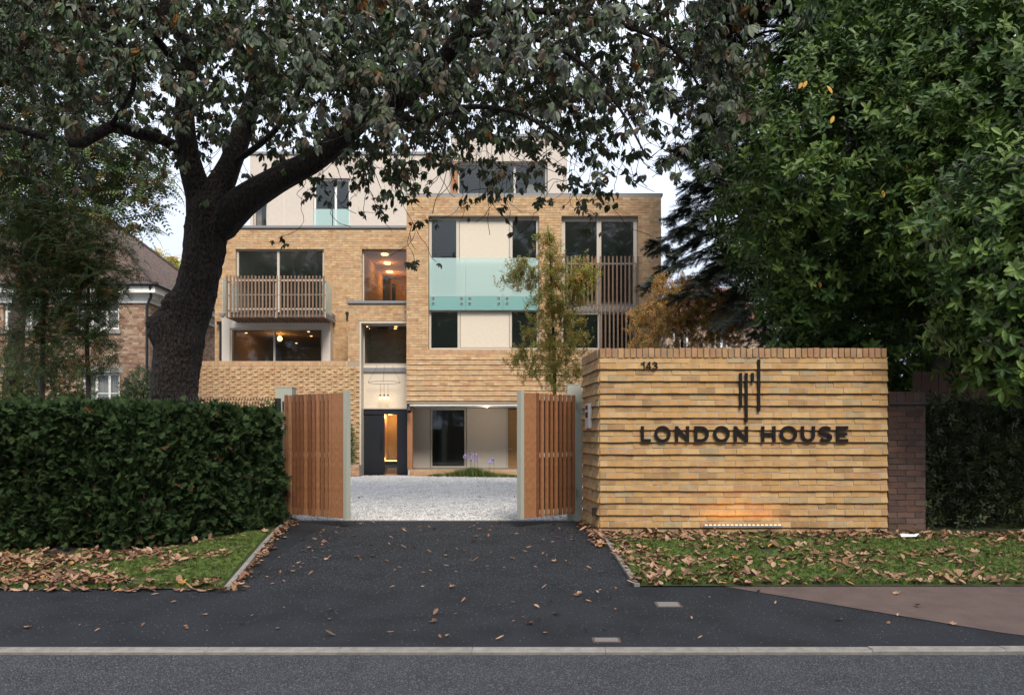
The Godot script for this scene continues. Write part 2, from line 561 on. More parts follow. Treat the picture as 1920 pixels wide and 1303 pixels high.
# ---------------------------------------------------------------- the apartment building
func build_apartments() -> void:
	var b := thing("apartment_building", "modern pale brick apartment building with slatted balconies and cream penthouse behind the gates", "building", Vector3(-1.5, 0.09, -25))
	var items := []
	var mortar := MB.new()
	var tones := [0, 0, 1, 1, 2, 3, 4, 5, 1, 0, 2]
	# the projecting bay on the right
	var bx0 := -3.073
	var bx1 := 4.345
	var w1 := [-2.437, 0.791]
	var w2 := [1.443, 3.678]
	var head := 7.662
	var sill := 3.782
	var top := 8.267
	var f := face(Vector3(bx0, 0, -23), Vector3.RIGHT)
	var holes := [[w1[0] - bx0, w1[1] - bx0, sill - 0.01, head], [w2[0] - bx0, w2[1] - bx0, sill - 0.01, head]]
	wall_body(mortar, f, bx1 - bx0, 2.199, top, 0.3, holes)
	lay(items, f, bx1 - bx0, sill, int((top - sill) / 0.075), holes, "stretcher", tones)
	lay(items, f, bx1 - bx0, sill - 0.15, 1, [], "edge", [3, 3, 0, 1])
	lay_lapped(items, mortar, f, bx1 - bx0, sill - 0.155, 9, tones)
	var fr := face(Vector3(bx1, 0, -23), Vector3.FORWARD)
	wall_body(mortar, face(Vector3(bx1, 0, -23.31), Vector3.FORWARD), 10.6, 0.0, top, 0.3, [])
	lay(items, fr, 2.0, 2.199, int((top - 2.199) / 0.075), [], "stretcher", tones, true)
	mortar.box(bx0, bx0 + 0.3, 2.199, top, -25.0, -23.31)
	# the porch, and the studded terrace wall to its left, in one plane
	var px0 := -4.884
	var gx0 := -9.752
	var ptop := 5.202
	var gtop := 3.489
	var dx0 := -4.535
	var dtop := 4.663
	var fp := face(Vector3(px0, 0, -23.5), Vector3.RIGHT)
	var ph := [[dx0 - px0, 9.0, 0.0, dtop]]
	wall_body(mortar, fp, bx0 - px0, 0.0, ptop, 0.3, ph)
	lay(items, fp, bx0 - px0, gtop + 0.004, int((ptop - gtop) / 0.075), ph, "stretcher", tones)
	var fg := face(Vector3(gx0, 0, -23.5), Vector3.RIGHT)
	wall_body(mortar, fg, px0 - gx0, 0.0, gtop, 0.3, [])
	var studs := int((gtop - 0.15 - 0.05) / 0.075)
	lay(items, fg, dx0 - gx0, gtop - 0.16 - studs * 0.075, studs, [], "studded", [1, 1, 2, 0, 2, 3])
	lay(items, fg, px0 - gx0, gtop - 0.15, 1, [], "edge", [3, 1, 3, 0])
	mortar.box(px0 + 0.001, px0 + 0.3, gtop, ptop, -25.0, -23.81)
	lay(items, face(Vector3(px0, 0, -25), Vector3.BACK), 1.5, gtop, int((ptop - gtop) / 0.075), [], "stretcher", tones, true)
	# the left wing, set back
	var lx0 := -9.413
	var ltop := 7.836
	var fl := face(Vector3(lx0, 0, -25), Vector3.RIGHT)
	var lw := [-8.755, -5.955]
	var hw := [-4.757, -3.340]
	var lsill := 4.918
	var lhead := 7.212
	var lh := [[lw[0] - lx0, lw[1] - lx0, lsill, lhead], [hw[0] - lx0, 9.0, ptop - 0.1, lhead], [-8.907 - lx0, -6.073 - lx0, 3.3, 4.935 - 0.25]]
	wall_body(mortar, fl, bx0 - lx0 + 0.02, 0.1, ltop, 0.3, lh)
	lay(items, fl, bx0 - lx0, 3.36, int((ltop - 3.36) / 0.075), lh, "stretcher", tones)
	wall_body(mortar, face(Vector3(lx0, 0, -34), Vector3.BACK), 8.69, 0.1, ltop, 0.3, [])
	mortar.box(gx0, gx0 + 0.3, 0.0, gtop, -25.3, -23.81)
	mortar.box(gx0, bx1 - 0.32, 0.0, 7.6, -34.0, -33.7)
	part("wall", mortar, M.mortar, b)
	pieces("brick", "brickwork", brick_meshes, items, "stock", b, 300)

	# roofs, terrace and copings
	var mb := MB.new()
	mb.box(bx0 + 0.3, bx1 - 0.32, top - 0.3, top - 0.02, -33.68, -23.32)
	mb.box(lx0 + 0.32, bx0 + 0.28, ltop - 0.3, ltop - 0.03, -33.68, -25.32)
	mb.box(gx0 + 0.3, bx0, 3.2, 3.32, -24.99, -23.81)
	mb.box(px0 + 0.3, bx0, ptop - 0.25, ptop - 0.12, -24.99, -23.81)
	part("roof", mb, M.zinc, b)
	for c in [[bx0 - 0.04, bx1 + 0.06, top, -23.05, -23.4], [lx0 - 0.04, bx0 - 0.05, ltop, -24.95, -25.35], [px0 - 0.03, bx0 - 0.003, ptop, -23.45, -23.85]]:
		mb = MB.new()
		mb.box(c[0], c[1], c[2] + 0.002, c[2] + 0.075, c[4], c[3])
		part("coping", mb, M.zinc, b)
	mb = MB.new()
	mb.box(bx1 - 0.34, bx1 + 0.06, top + 0.002, top + 0.075, -33.9, -23.41)
	part("coping", mb, M.zinc, b)

	# upper and lower windows of the bay, one tall opening with a glass balustrade across it
	var zf := -23.16
	var midu := 5.163
	var cream := {1: M.panel}
	window(b, w1[0] + 0.005, w1[1] - 0.005, midu + 0.16, head - 0.005, zf, 0.075, [-1.591, -0.031], M.frame, cream)
	window(b, w1[0] + 0.005, w1[1] - 0.005, sill, midu - 0.2, zf, 0.06, [-1.560, -0.039], M.frame, cream)
	mb = MB.new()
	mb.box(w1[0] + 0.005, w1[1] - 0.005, midu - 0.195, midu + 0.155, zf - 0.2, zf + 0.02)
	part("floor_edge", mb, M.panel, b)
	var gb := MB.new()
	gb.box(w1[0] + 0.02, w1[1] - 0.02, 4.977, 5.023, -23.1, -23.06)
	var glassrail := part("glass_balustrade", gb, M.steel, b)
	var cuts := [w1[0] + 0.02, -1.350, -0.264, w1[1] - 0.02]
	for k in 3:
		var gl := MB.new()
		gl.box(cuts[k] + 0.004, cuts[k + 1] - 0.004, 5.334, 6.451, -23.045, -23.03)
		part("glass_panel", gl, M.frosted, glassrail)
		gl = MB.new()
		gl.box(cuts[k] + 0.004, cuts[k + 1] - 0.004, 4.930, 5.329, -23.05, -23.028)
		part("lower_glass_panel", gl, M.teal, glassrail)
		for x in [cuts[k] + 0.12, cuts[k + 1] - 0.12]:
			for y in [5.287, 5.132]:
				var bolt := MB.new()
				bolt.tube(PackedVector3Array([Vector3(x, y, -23.05), Vector3(x, y, -23.005), Vector3(x, y, -22.995)]), PackedFloat32Array([0.038, 0.038, 0.026]), 12)
				part("fixing", bolt, M.steel, glassrail)
	window(b, w2[0] + 0.005, w2[1] - 0.005, 4.946, head - 0.005, zf, 0.11, [2.553], M.frame)
	window(b, w2[0] + 0.005, 2.576, sill, 4.884, zf, 0.06, [], M.frame)
	window(b, 2.592, w2[1] - 0.005, sill, 4.884, zf - 0.05, 0.05, [], M.frame)
	mb = MB.new()
	mb.box(w2[0] + 0.005, w2[1] - 0.005, 4.890, 4.940, zf - 0.2, zf + 0.03)
	part("floor_edge", mb, M.frame, b)
	var sb := MB.new()
	sb.box(w2[0], w2[1], 6.249, 6.296, -23.02, -22.99)
	sb.box(w2[0], w2[1], 5.039, 5.085, -23.02, -22.99)
	var bal := part("slatted_balustrade", sb, M.zinc, b)
	for k in 18:
		slat(bal, 1.606 + 0.1205 * k, 4.946, 6.482, -22.966)
	for k in 10:
		slat(bal, 2.600 + 0.1205 * k, sill + 0.005, 4.899, -22.99)

	# rooms behind the bay
	room(b, w1[0] - 0.2, w1[1] + 0.1, midu + 0.05, head + 0.1, -23.3, -28, M.interior)
	room(b, w1[0] - 0.2, w1[1] + 0.1, sill - 0.1, midu - 0.12, -23.3, -28, M.interior)
	room(b, w2[0] - 0.1, w2[1] + 0.1, midu + 0.05, head + 0.1, -23.3, -28, M.interior)
	room(b, w2[0] - 0.1, w2[1] + 0.1, sill - 0.1, midu - 0.12, -23.3, -28, M.interior)

	# ground floor recess under the bay
	mb = MB.new()
	mb.box(bx0 + 0.02, bx1 - 0.32, 2.199 - 0.06, 2.199 - 0.002, -24.9, -23.03)
	part("soffit", mb, M.white, b)
	disc_lamp(b, Vector3(-0.764, 2.199 - 0.061, -23.6), 0.05, 0.02, M.warm)
	lamp("soffit_lamp", Vector3(-0.764, 2.199 - 0.13, -23.6), Color(1.0, 0.85, 0.65), 0.09, 0.05)
	var zr := -24.8
	var gt := 2.199 - 0.065
	var gb0 := 0.270
	mb = MB.new()
	mb.box(bx0, bx1 - 0.32, 0.05, gb0, -25.0, zr + 0.06)
	part("plinth", mb, M.concrete, b)
	var walls := [[-3.246, -2.577], [-1.422, -0.184], [0.502, bx1 - 0.32]]
	for w in walls:
		mb = MB.new()
		mb.box(w[0], w[1], gb0, gt, zr - 0.1, zr)
		part("wall_panel", mb, M.greypanel, b)
	window(b, -2.560, -1.439, gb0, gt, zr + 0.01, 0.055, [], M.frame)
	mb = MB.new()
	mb.box(-0.117, 0.494, gb0, gt - 0.03, zr - 0.1, zr - 0.03)
	var door := part("timber_door", mb, M.oak, b)
	mb = MB.new()
	mb.box(-0.179, -0.120, gb0, gt, zr - 0.1, zr + 0.02)
	part("door_frame", mb, M.frame, door)
	mb = MB.new()
	mb.rod(Vector3(-0.084, 0.855, zr + 0.02), Vector3(0.000, 0.855, zr + 0.02), 0.012)
	mb.rod(Vector3(-0.084, 0.855, zr + 0.02), Vector3(-0.084, 0.855, zr - 0.04), 0.012)
	part("handle", mb, M.steel, door)
	room(b, -2.677, -1.272, gb0 - 0.02, gt + 0.04, zr - 0.1, -28.5, M.interior)
	mb = MB.new()
	mb.box(-3.076, -2.927, 0.28, 2.199 - 0.06, -23.35, -23.2)
	part("timber_column", mb, M.post, b)
	mb = MB.new()
	mb.box(-3.060, -2.943, 0.1, 0.28, -23.33, -23.22)
	part("column_foot", mb, M.steel, b)

	# the double-height entrance
	var zp := -23.86
	var ex1 := bx0 - 0.004
	mb = MB.new()
	mb.box(dx0, dx0 + 0.05, 0.05, dtop - 0.05, zp - 0.05, -23.47)
	mb.box(dx0, ex1, dtop - 0.05, dtop - 0.002, zp - 0.05, -23.47)
	mb.box(dx0 + 0.05, ex1, 2.077, 2.125, zp - 0.05, zp + 0.03)
	part("entrance_surround", mb, M.frame, b)
	window(b, dx0 + 0.052, ex1, 3.428, dtop - 0.052, zp, 0.025, [], M.frame, {}, "lobby_window")
	mb = MB.new()
	mb.box(dx0 + 0.052, ex1, 2.124 + 0.002, 3.428 - 0.002, zp - 0.06, zp - 0.015)
	part("entrance_panel", mb, M.panel, b)
	var ed := MB.new()
	var dt := 2.059
	ed.box(dx0 + 0.052, ex1, 1.914, dt, zp - 0.12, zp)
	ed.box(dx0 + 0.052, -3.928, 0.1, 1.914 - 0.004, zp - 0.12, zp - 0.03)
	var edoor := part("entrance_door", ed, M.navy, b)
	var ep := MB.new()
	ep.box(-3.928 + 0.002, -3.856, 0.1, 1.914 - 0.003, zp - 0.12, zp - 0.005)
	ep.box(-3.478, ex1, 0.1, 1.914 - 0.003, zp - 0.12, zp - 0.005)
	part("door_post", ep, M.navy, edoor)
	var rail := MB.new()
	rail.rod(Vector3(-3.961, 0.85, zp + 0.03), Vector3(-3.961, 1.35, zp + 0.03), 0.014)
	part("handle", rail, M.black, edoor)
	var pane := MB.new()
	pane.box(-3.856 + 0.002, -3.478 - 0.002, 0.1, 1.914 - 0.005, zp - 0.07, zp - 0.055)
	part("pane", pane, M.glass, edoor)
	var lob := room(b, -3.928, -3.413, 0.1, 1.898 + 0.05, zp - 0.13, -25.1, M.tan)
	var desk := MB.new()
	desk.box(-4.001, -3.538, 0.28, 0.48, -24.6, -24.4)
	part("reception_shelf", desk, M.black, lob)
	var strip := MB.new()
	strip.box(-3.984, -3.554, 0.485, 0.51, -24.6, -24.42)
	part("light_strip", strip, glowing(Color(1.0, 0.8, 0.5), 2.0), lob)
	var top_lamp := Vector3(-3.769, 1.898 + 0.045, -24.5)
	disc_lamp(lob, top_lamp, 0.06, 0.02, M.warm, "downlight")
	lamp("lobby_lamp", top_lamp - Vector3(0, 0.06, 0), Color(1.0, 0.74, 0.42), 0.25, 0.05)
	lamp("lobby_strip_lamp", Vector3(-3.769, 0.56, -24.45), Color(1.0, 0.74, 0.42), 0.03, 0.03)

	# upper lobby behind its glass
	var ul := room(b, dx0 + 0.06, ex1 - 0.02, 3.380, dtop - 0.03, zp - 0.12, -28.5, M.room)
	for p in [[687, 608], [690, 613], [742, 608], [741, 613]]:
		var dl := 24.3 if p[1] == 608 else 24.75
		disc_lamp(ul, Vector3((p[0] - 960.0) * dl / 1482.0, dtop - 0.03, -dl), 0.05, 0.015, M.warm, "downlight")
	disc_lamp(ul, Vector3(-4.017, dtop - 0.032, -24.55), 0.16, 0.04, M.black, "ceiling_speaker")
	disc_lamp(ul, Vector3(-4.065, dtop - 0.032, -25.2), 0.11, 0.05, M.warm)
	disc_lamp(ul, Vector3(-4.336, dtop - 0.032, -26.9), 0.11, 0.05, M.warm)
	var ud := MB.new()
	ud.box(-4.664, -4.336, 3.380, 4.360, -27.4, -27.3)
	part("lobby_door", ud, M.navy, ul)
	lamp("upper_lobby_lamp", Vector3(-4.065, dtop - 0.2, -25.2), Color(1.0, 0.78, 0.5), 0.05, 0.1)

	# stair hall window above the porch
	window(b, hw[0], bx0 - 0.05, ptop + 0.08, lhead, -25.14, 0.045, [], M.frame)
	var hr := room(b, hw[0] - 0.05, bx0 + 0.5, ptop - 0.05, lhead + 0.03, -25.32, -30, M.tan)
	for p in [[721, 25.9], [726, 27.2], [730, 28.6]]:
		disc_lamp(hr, Vector3((p[0] - 960.0) * p[1] / 1482.0, lhead + 0.03, -p[1]), 0.12, 0.05, M.warm)
	var hd := MB.new()
	hd.box(-4.912, -4.559, ptop - 0.05, 7.197, -29.6, -29.4)
	part("hall_door", hd, M.black, hr)
	hd = MB.new()
	hd.box(-4.289, -4.175, ptop - 0.05, 6.707, -28.3, -28.2)
	part("hall_cupboard", hd, M.navy, hr)
	lamp("hall_lamp", Vector3(-4.300, lhead - 0.15, -27.2), Color(1.0, 0.72, 0.42), 0.15, 0.12)
	lamp("hall_back_lamp", Vector3(-4.344, lhead - 0.3, -28.9), Color(1.0, 0.7, 0.38), 0.2, 0.12)

	# the large window and balcony of the left wing
	window(b, lw[0] + 0.005, lw[1] - 0.005, lsill, lhead - 0.005, -25.1, 0.06, [-7.431], M.frame)
	room(b, lw[0] - 0.1, lw[1] + 0.1, lsill - 0.02, lhead + 0.1, -25.32, -30, M.interior)
	var yt := 6.026
	var yb := 4.790
	var rb := MB.new()
	for y in [5.900, 5.043]:
		rb.box(-8.515, -5.566, y - 0.025, y + 0.025, -23.57, -23.535)
	rb.rod(Vector3(-8.515, 5.471, -23.555), Vector3(-5.566, 5.471, -23.555), 0.012, 6)
	for x in [-8.468, -7.040, -5.598]:
		rb.box(x - 0.03, x + 0.03, yb, yt - 0.1, -23.65, -23.575)
	var lb := part("slatted_balcony", rb, M.frame, b)
	for k in 28:
		slat(lb, -8.491 + 0.1068 * k, yb, yt + rng.randf_range(-0.01, 0.01), -23.51)
	for k in 28:
		var so := MB.new()
		var x: float = -8.491 + 0.1068 * k
		so.box(x - 0.022, x + 0.022, yb - 0.012, yb + 0.03, -24.58, -23.535)
		part_mesh("soffit_slat", so.made(), PAL.larch.mats[k % 3], lb)
	var deck := MB.new()
	deck.box(-8.583, -5.589, yb + 0.04, yb + 0.18, -24.99, -23.66)
	part("balcony_deck", deck, M.zinc, b)
	for x in [-8.687, -5.699]:
		var sg := MB.new()
		sg.box(x - 0.008, x + 0.008, yb + 0.2, yt - 0.03, -24.95, -23.7)
		part("side_glass", sg, M.frosted, b)

	# the lit bay window under that balcony
	var zb := -24.6
	var ox0 := -9.047
	var ox1 := -5.660
	var otop := 5.091
	mb = MB.new()
	mb.box(ox0, -8.798, 3.325, otop - 0.1, -24.995, zb)
	mb.box(-5.893, ox1, 3.325, otop - 0.1, -24.995, zb)
	mb.box(-8.798, -5.893, 4.626, otop - 0.1, -24.995, zb)
	part("bay_surround", mb, M.greypanel, b)
	mb = MB.new()
	mb.box(ox0 - 0.06, -8.964, otop - 0.098, otop + 0.0, -24.996, zb + 0.05)
	mb.box(-5.843, ox1 + 0.06, otop - 0.098, otop + 0.0, -24.996, zb + 0.05)
	part("bay_cap", mb, M.zinc, b)
	window(b, -8.793, -5.898, 3.33, 4.621, zb - 0.04, 0.05, [-7.420], M.frame)
	var lr := room(b, -8.881, -5.810, 3.31, 4.692, -25.3, -30.5, M.room)
	for p in [[461, 627, 26.2], [470, 633, 27.5], [478, 637, 29], [578, 623, 25.9], [583, 628, 27], [555, 637, 29]]:
		disc_lamp(lr, Vector3((p[0] - 960.0) * p[2] / 1482.0, 4.692 - 0.001, -p[2]), 0.04, 0.015, M.warm, "downlight")
	var bulb := Vector3(-7.796, 4.534, -26.5)
	mb = MB.new()
	mb.lathe(bulb, [Vector2(0, -0.09), Vector2(0.06, -0.06), Vector2(0.085, 0), Vector2(0.06, 0.06), Vector2(0.02, 0.1)], 12)
	var pend := part("pendant_bulb", mb, glowing(Color(1.0, 0.75, 0.4), 5.0), lr)
	mb = MB.new()
	mb.rod(bulb + Vector3(0, 0.1, 0), Vector3(bulb.x, 4.692, bulb.z), 0.01, 6)
	part_mesh("flex", mb.made(), M.black, lr)
	lamp("pendant_lamp", bulb, Color(1.0, 0.72, 0.4), 0.12, 0.06)
	mb = MB.new()
	mb.box(-10.000, -9.312, 3.31, 4.571, -30.45, -30.38)
	part("inner_doorway", mb, M.interior, lr)
	mb = MB.new()
	mb.rod(Vector3(-9.190, 3.643, -24.9), Vector3(-9.190, 4.819, -24.9), 0.045)
	mb.box(-9.291, -9.157, 4.769, 4.870, -24.97, -24.82)
	part("downpipe", mb, M.gutter, b)

	# the rendered penthouse, set back on the roof
	var zq := -27.0
	var qx0 := -8.964
	var qxm := -2.040
	var qx1 := 1.877
	var qt := 10.882
	var qtt := 11.392
	var pw := MB.new()
	var fq := face(Vector3(qx0, 0, zq), Vector3.RIGHT)
	wall_body(pw, fq, qxm - qx0, 7.55, qt, 0.3, [[-6.796 - qx0, -5.538 - qx0, 7.6, 10.081], [-8.854 - qx0, -8.381 - qx0, 7.6, 9.243]], 0.0)
	var fq2 := face(Vector3(qxm, 0, zq + 0.25), Vector3.RIGHT)
	wall_body(pw, fq2, qx1 - qxm, 7.9, qtt, 0.3, [[-2.058 - qxm, 1.209 - qxm, 8.3, 10.576]], 0.0)
	pw.box(qx0, qx1 - 0.31, 7.6, qt - 0.02, -33.6, -33.3)
	pw.box(qx0 + 0.01, qx0 + 0.3, 7.6, qt - 0.01, -33.29, zq - 0.31)
	pw.box(qx1 - 0.3, qx1, 8.2, qtt - 0.01, -33.29, zq - 0.06)
	pw.box(qxm, qxm + 0.25, qt - 0.1, qtt - 0.01, -33.29, zq - 0.06)
	part("penthouse_wall", pw, M.render, b)
	mb = MB.new()
	mb.box(qx0 - 0.05, qxm - 0.002, qt + 0.002, qt + 0.09, -33.6, zq + 0.05)
	mb.box(qxm - 0.05, qx1 + 0.05, qtt + 0.002, qtt + 0.09, -33.6, zq + 0.3)
	part("penthouse_roof", mb, M.zinc, b)
	for x in [-4.500, -3.279, -7.798]:
		mb = MB.new()
		mb.box(x - 0.012, x + 0.012, 7.9, qt - 0.001, zq - 0.01, zq + 0.004)
		part("render_joint", mb, M.greypanel, b)
	mb = MB.new()
	mb.box(-2.052, -1.850, 8.31, 10.571, -27.1, -26.76)
	part("timber_reveal", mb, M.post, b)
	window(b, -1.858, 1.191, 8.31, 10.571, -26.95, 0.06, [0.091], M.frame)
	room(b, -2.186, 1.275, 8.2, 10.700, -27.12, -31, M.interior)
	mb = MB.new()
	for k in 9:
		mb.lathe(Vector3(0.547 + 0.07 * k, 8.25, -27.3), [Vector2(0.035, 0), Vector2(0.045, 1.0), Vector2(0.03, 1.7)], 8)
	part("curtain", mb, M.curtain, b)
	window(b, -6.790, -5.544, 7.62, 10.075, -27.1, 0.06, [-6.049], M.white)
	window(b, -8.849, -8.386, 7.62, 9.237, -27.1, 0.05, [], M.frame)
	room(b, -6.868, -5.466, 7.6, 10.117, -27.31, -31, M.interior)
	room(b, -8.891, -8.326, 7.6, 9.279, -27.31, -29, M.interior)
	for xx in [[-6.577, -5.975], [-5.940, -5.374]]:
		mb = MB.new()
		mb.box(xx[0], xx[1], 8.155, 8.792, -26.21, -26.19)
		part("terrace_glass", mb, M.frosted, b)
	# small fittings on the brickwork
	mb = MB.new()
	mb.box(-4.932, -4.876, 4.679, 4.869, -23.62, -23.45)
	mb.box(-4.947, -4.860, 4.870, 4.948, -23.64, -23.43)
	part("wall_lamp", mb, M.black, b)
	mb = MB.new()
	mb.tube(PackedVector3Array([Vector3(-2.989, 2.088, -22.950), Vector3(-2.976, 1.961, -22.850)]), PackedFloat32Array([0.05, 0.06]), 12)
	mb.box(-3.055, -2.977, 2.058, 2.198, -23.0, -22.93)
	part("security_camera", mb, M.black, b)


func slat(parent: Node, x: float, y0: float, y1: float, z: float) -> void:
	var mb := MB.new()
	mb.box(x - 0.021, x + 0.021, y0, y1, z - 0.022, z + 0.022)
	part_mesh("slat", mb.made(), PAL.larch.mats[rng.randi() % 3], parent)


func build_chandelier() -> void:
	var z := -23.62
	var t := thing("wire_chandelier", "thin wire chandelier with three small bulbs hanging before the cream entrance panel", "chandelier", Vector3(-3.825, 2.417, z))
	var c := -3.825
	var y1 := 2.879
	var mb := MB.new()
	var pts := PackedVector3Array()
	var rr := PackedFloat32Array()
	for k in 25:
		pts.append(Vector3(c + 0.48 * cos(TAU * k / 24), y1 - 0.02 + 0.04 * sin(TAU * k / 24), z + 0.1 * sin(TAU * k / 24)))
		rr.append(0.006)
	mb.tube(pts, rr, 5)
	part("ring", mb, M.twig, t)
	for x in [-0.30, -0.02, 0.30]:
		mb = MB.new()
		mb.rod(Vector3(c + x * 0.75, 3.389, z - 0.15), Vector3(c + x * 1.6, y1, z), 0.004, 4)
		part("wire", mb, M.twig, t)
	for x in [-0.115, 0.0, 0.115]:
		var p := Vector3(c + x, 2.497, z)
		mb = MB.new()
		mb.rod(Vector3(c + x, y1 - 0.05, z), p, 0.004, 4)
		part("drop_wire", mb, M.twig, t)
		mb = MB.new()
		mb.rod(p, p - Vector3(0, 0.06, 0), 0.026, 8)
		var cap := part("socket", mb, M.black, t)
		mb = MB.new()
		mb.lathe(p - Vector3(0, 0.11, 0), [Vector2(0, -0.04), Vector2(0.03, -0.025), Vector2(0.036, 0.0), Vector2(0.025, 0.05)], 10)
		part("bulb", mb, glowing(Color(1.0, 0.82, 0.5), 3.0), cap)
	lamp("chandelier_lamp", Vector3(c, 2.401, z), Color(1.0, 0.78, 0.5), 0.006, 0.05)


func build_planter() -> void:
	var items := []
	var mb := MB.new()
	var t := thing("brick_planter", "low brick planter wall in front of the ground floor windows", "planter", Vector3(0, 0.09, -22.9))
	var f := face(Vector3(-2.967, 0, -22.9), Vector3.RIGHT)
	wall_body(mb, f, 7.0, 0.0, 0.29, 0.2, [])
	lay(items, f, 7.0, 0.06, 2, [], "stretcher", [0, 1, 3, 4])
	lay(items, f, 7.0, 0.21, 1, [], "stretcher", [3, 1])
	part("core", mb, M.mortar, t)
	pieces("brick", "brickwork", brick_meshes, items, "stock", t, 60)
	var w := thing("low_brick_wall", "knee-high brick planter wall beside the entrance, behind the left gate", "wall", Vector3(-5.3, 0.09, -22.7))
	items = []
	mb = MB.new()
	var x0 := -5.514
	f = face(Vector3(x0, 0, -22.7), Vector3.RIGHT)
	wall_body(mb, f, -4.396 - x0, 0.0, 0.424, 0.7, [])
	lay(items, f, -4.396 - x0, 0.05, 5, [], "stretcher", [0, 3, 4])
	part("core", mb, M.concrete, w)
	pieces("brick", "brickwork", brick_meshes, items, "stock", w, 80)
	var sh := thing("climbing_shrub", "narrow dark green shrub beside the studded wall, seen past the left gate", "shrub", Vector3(-4.733, 0.4, -23.1))
	var wh := []
	var co := []
	for k in 260:
		var y := rng.randf()
		wh.append(Transform3D(Basis.from_euler(Vector3(rng.randf() * 6, rng.randf() * 6, rng.randf() * 6)) * Basis.from_scale(Vector3.ONE * 0.9), Vector3(-4.733 + rng.randfn(0, 0.09), lerpf(0.45, 1.656, y), -23.05 + rng.randf_range(-0.12, 0.12))))
		co.append(PAL.box.cols[rng.randi() % 3])
	var st := MB.new()
	for k in 4:
		st.rod(Vector3(-4.733 + 0.05 * k - 0.08, 0.3, -23.1), Vector3(-4.733 + rng.randf_range(-0.1, 0.1), 1.531, -23.05), 0.008, 5)
	part("stem", st, M.twig, sh)
	scatter("foliage", small_sprig(), wh, co, PAL.box.multi, sh, "stuff")


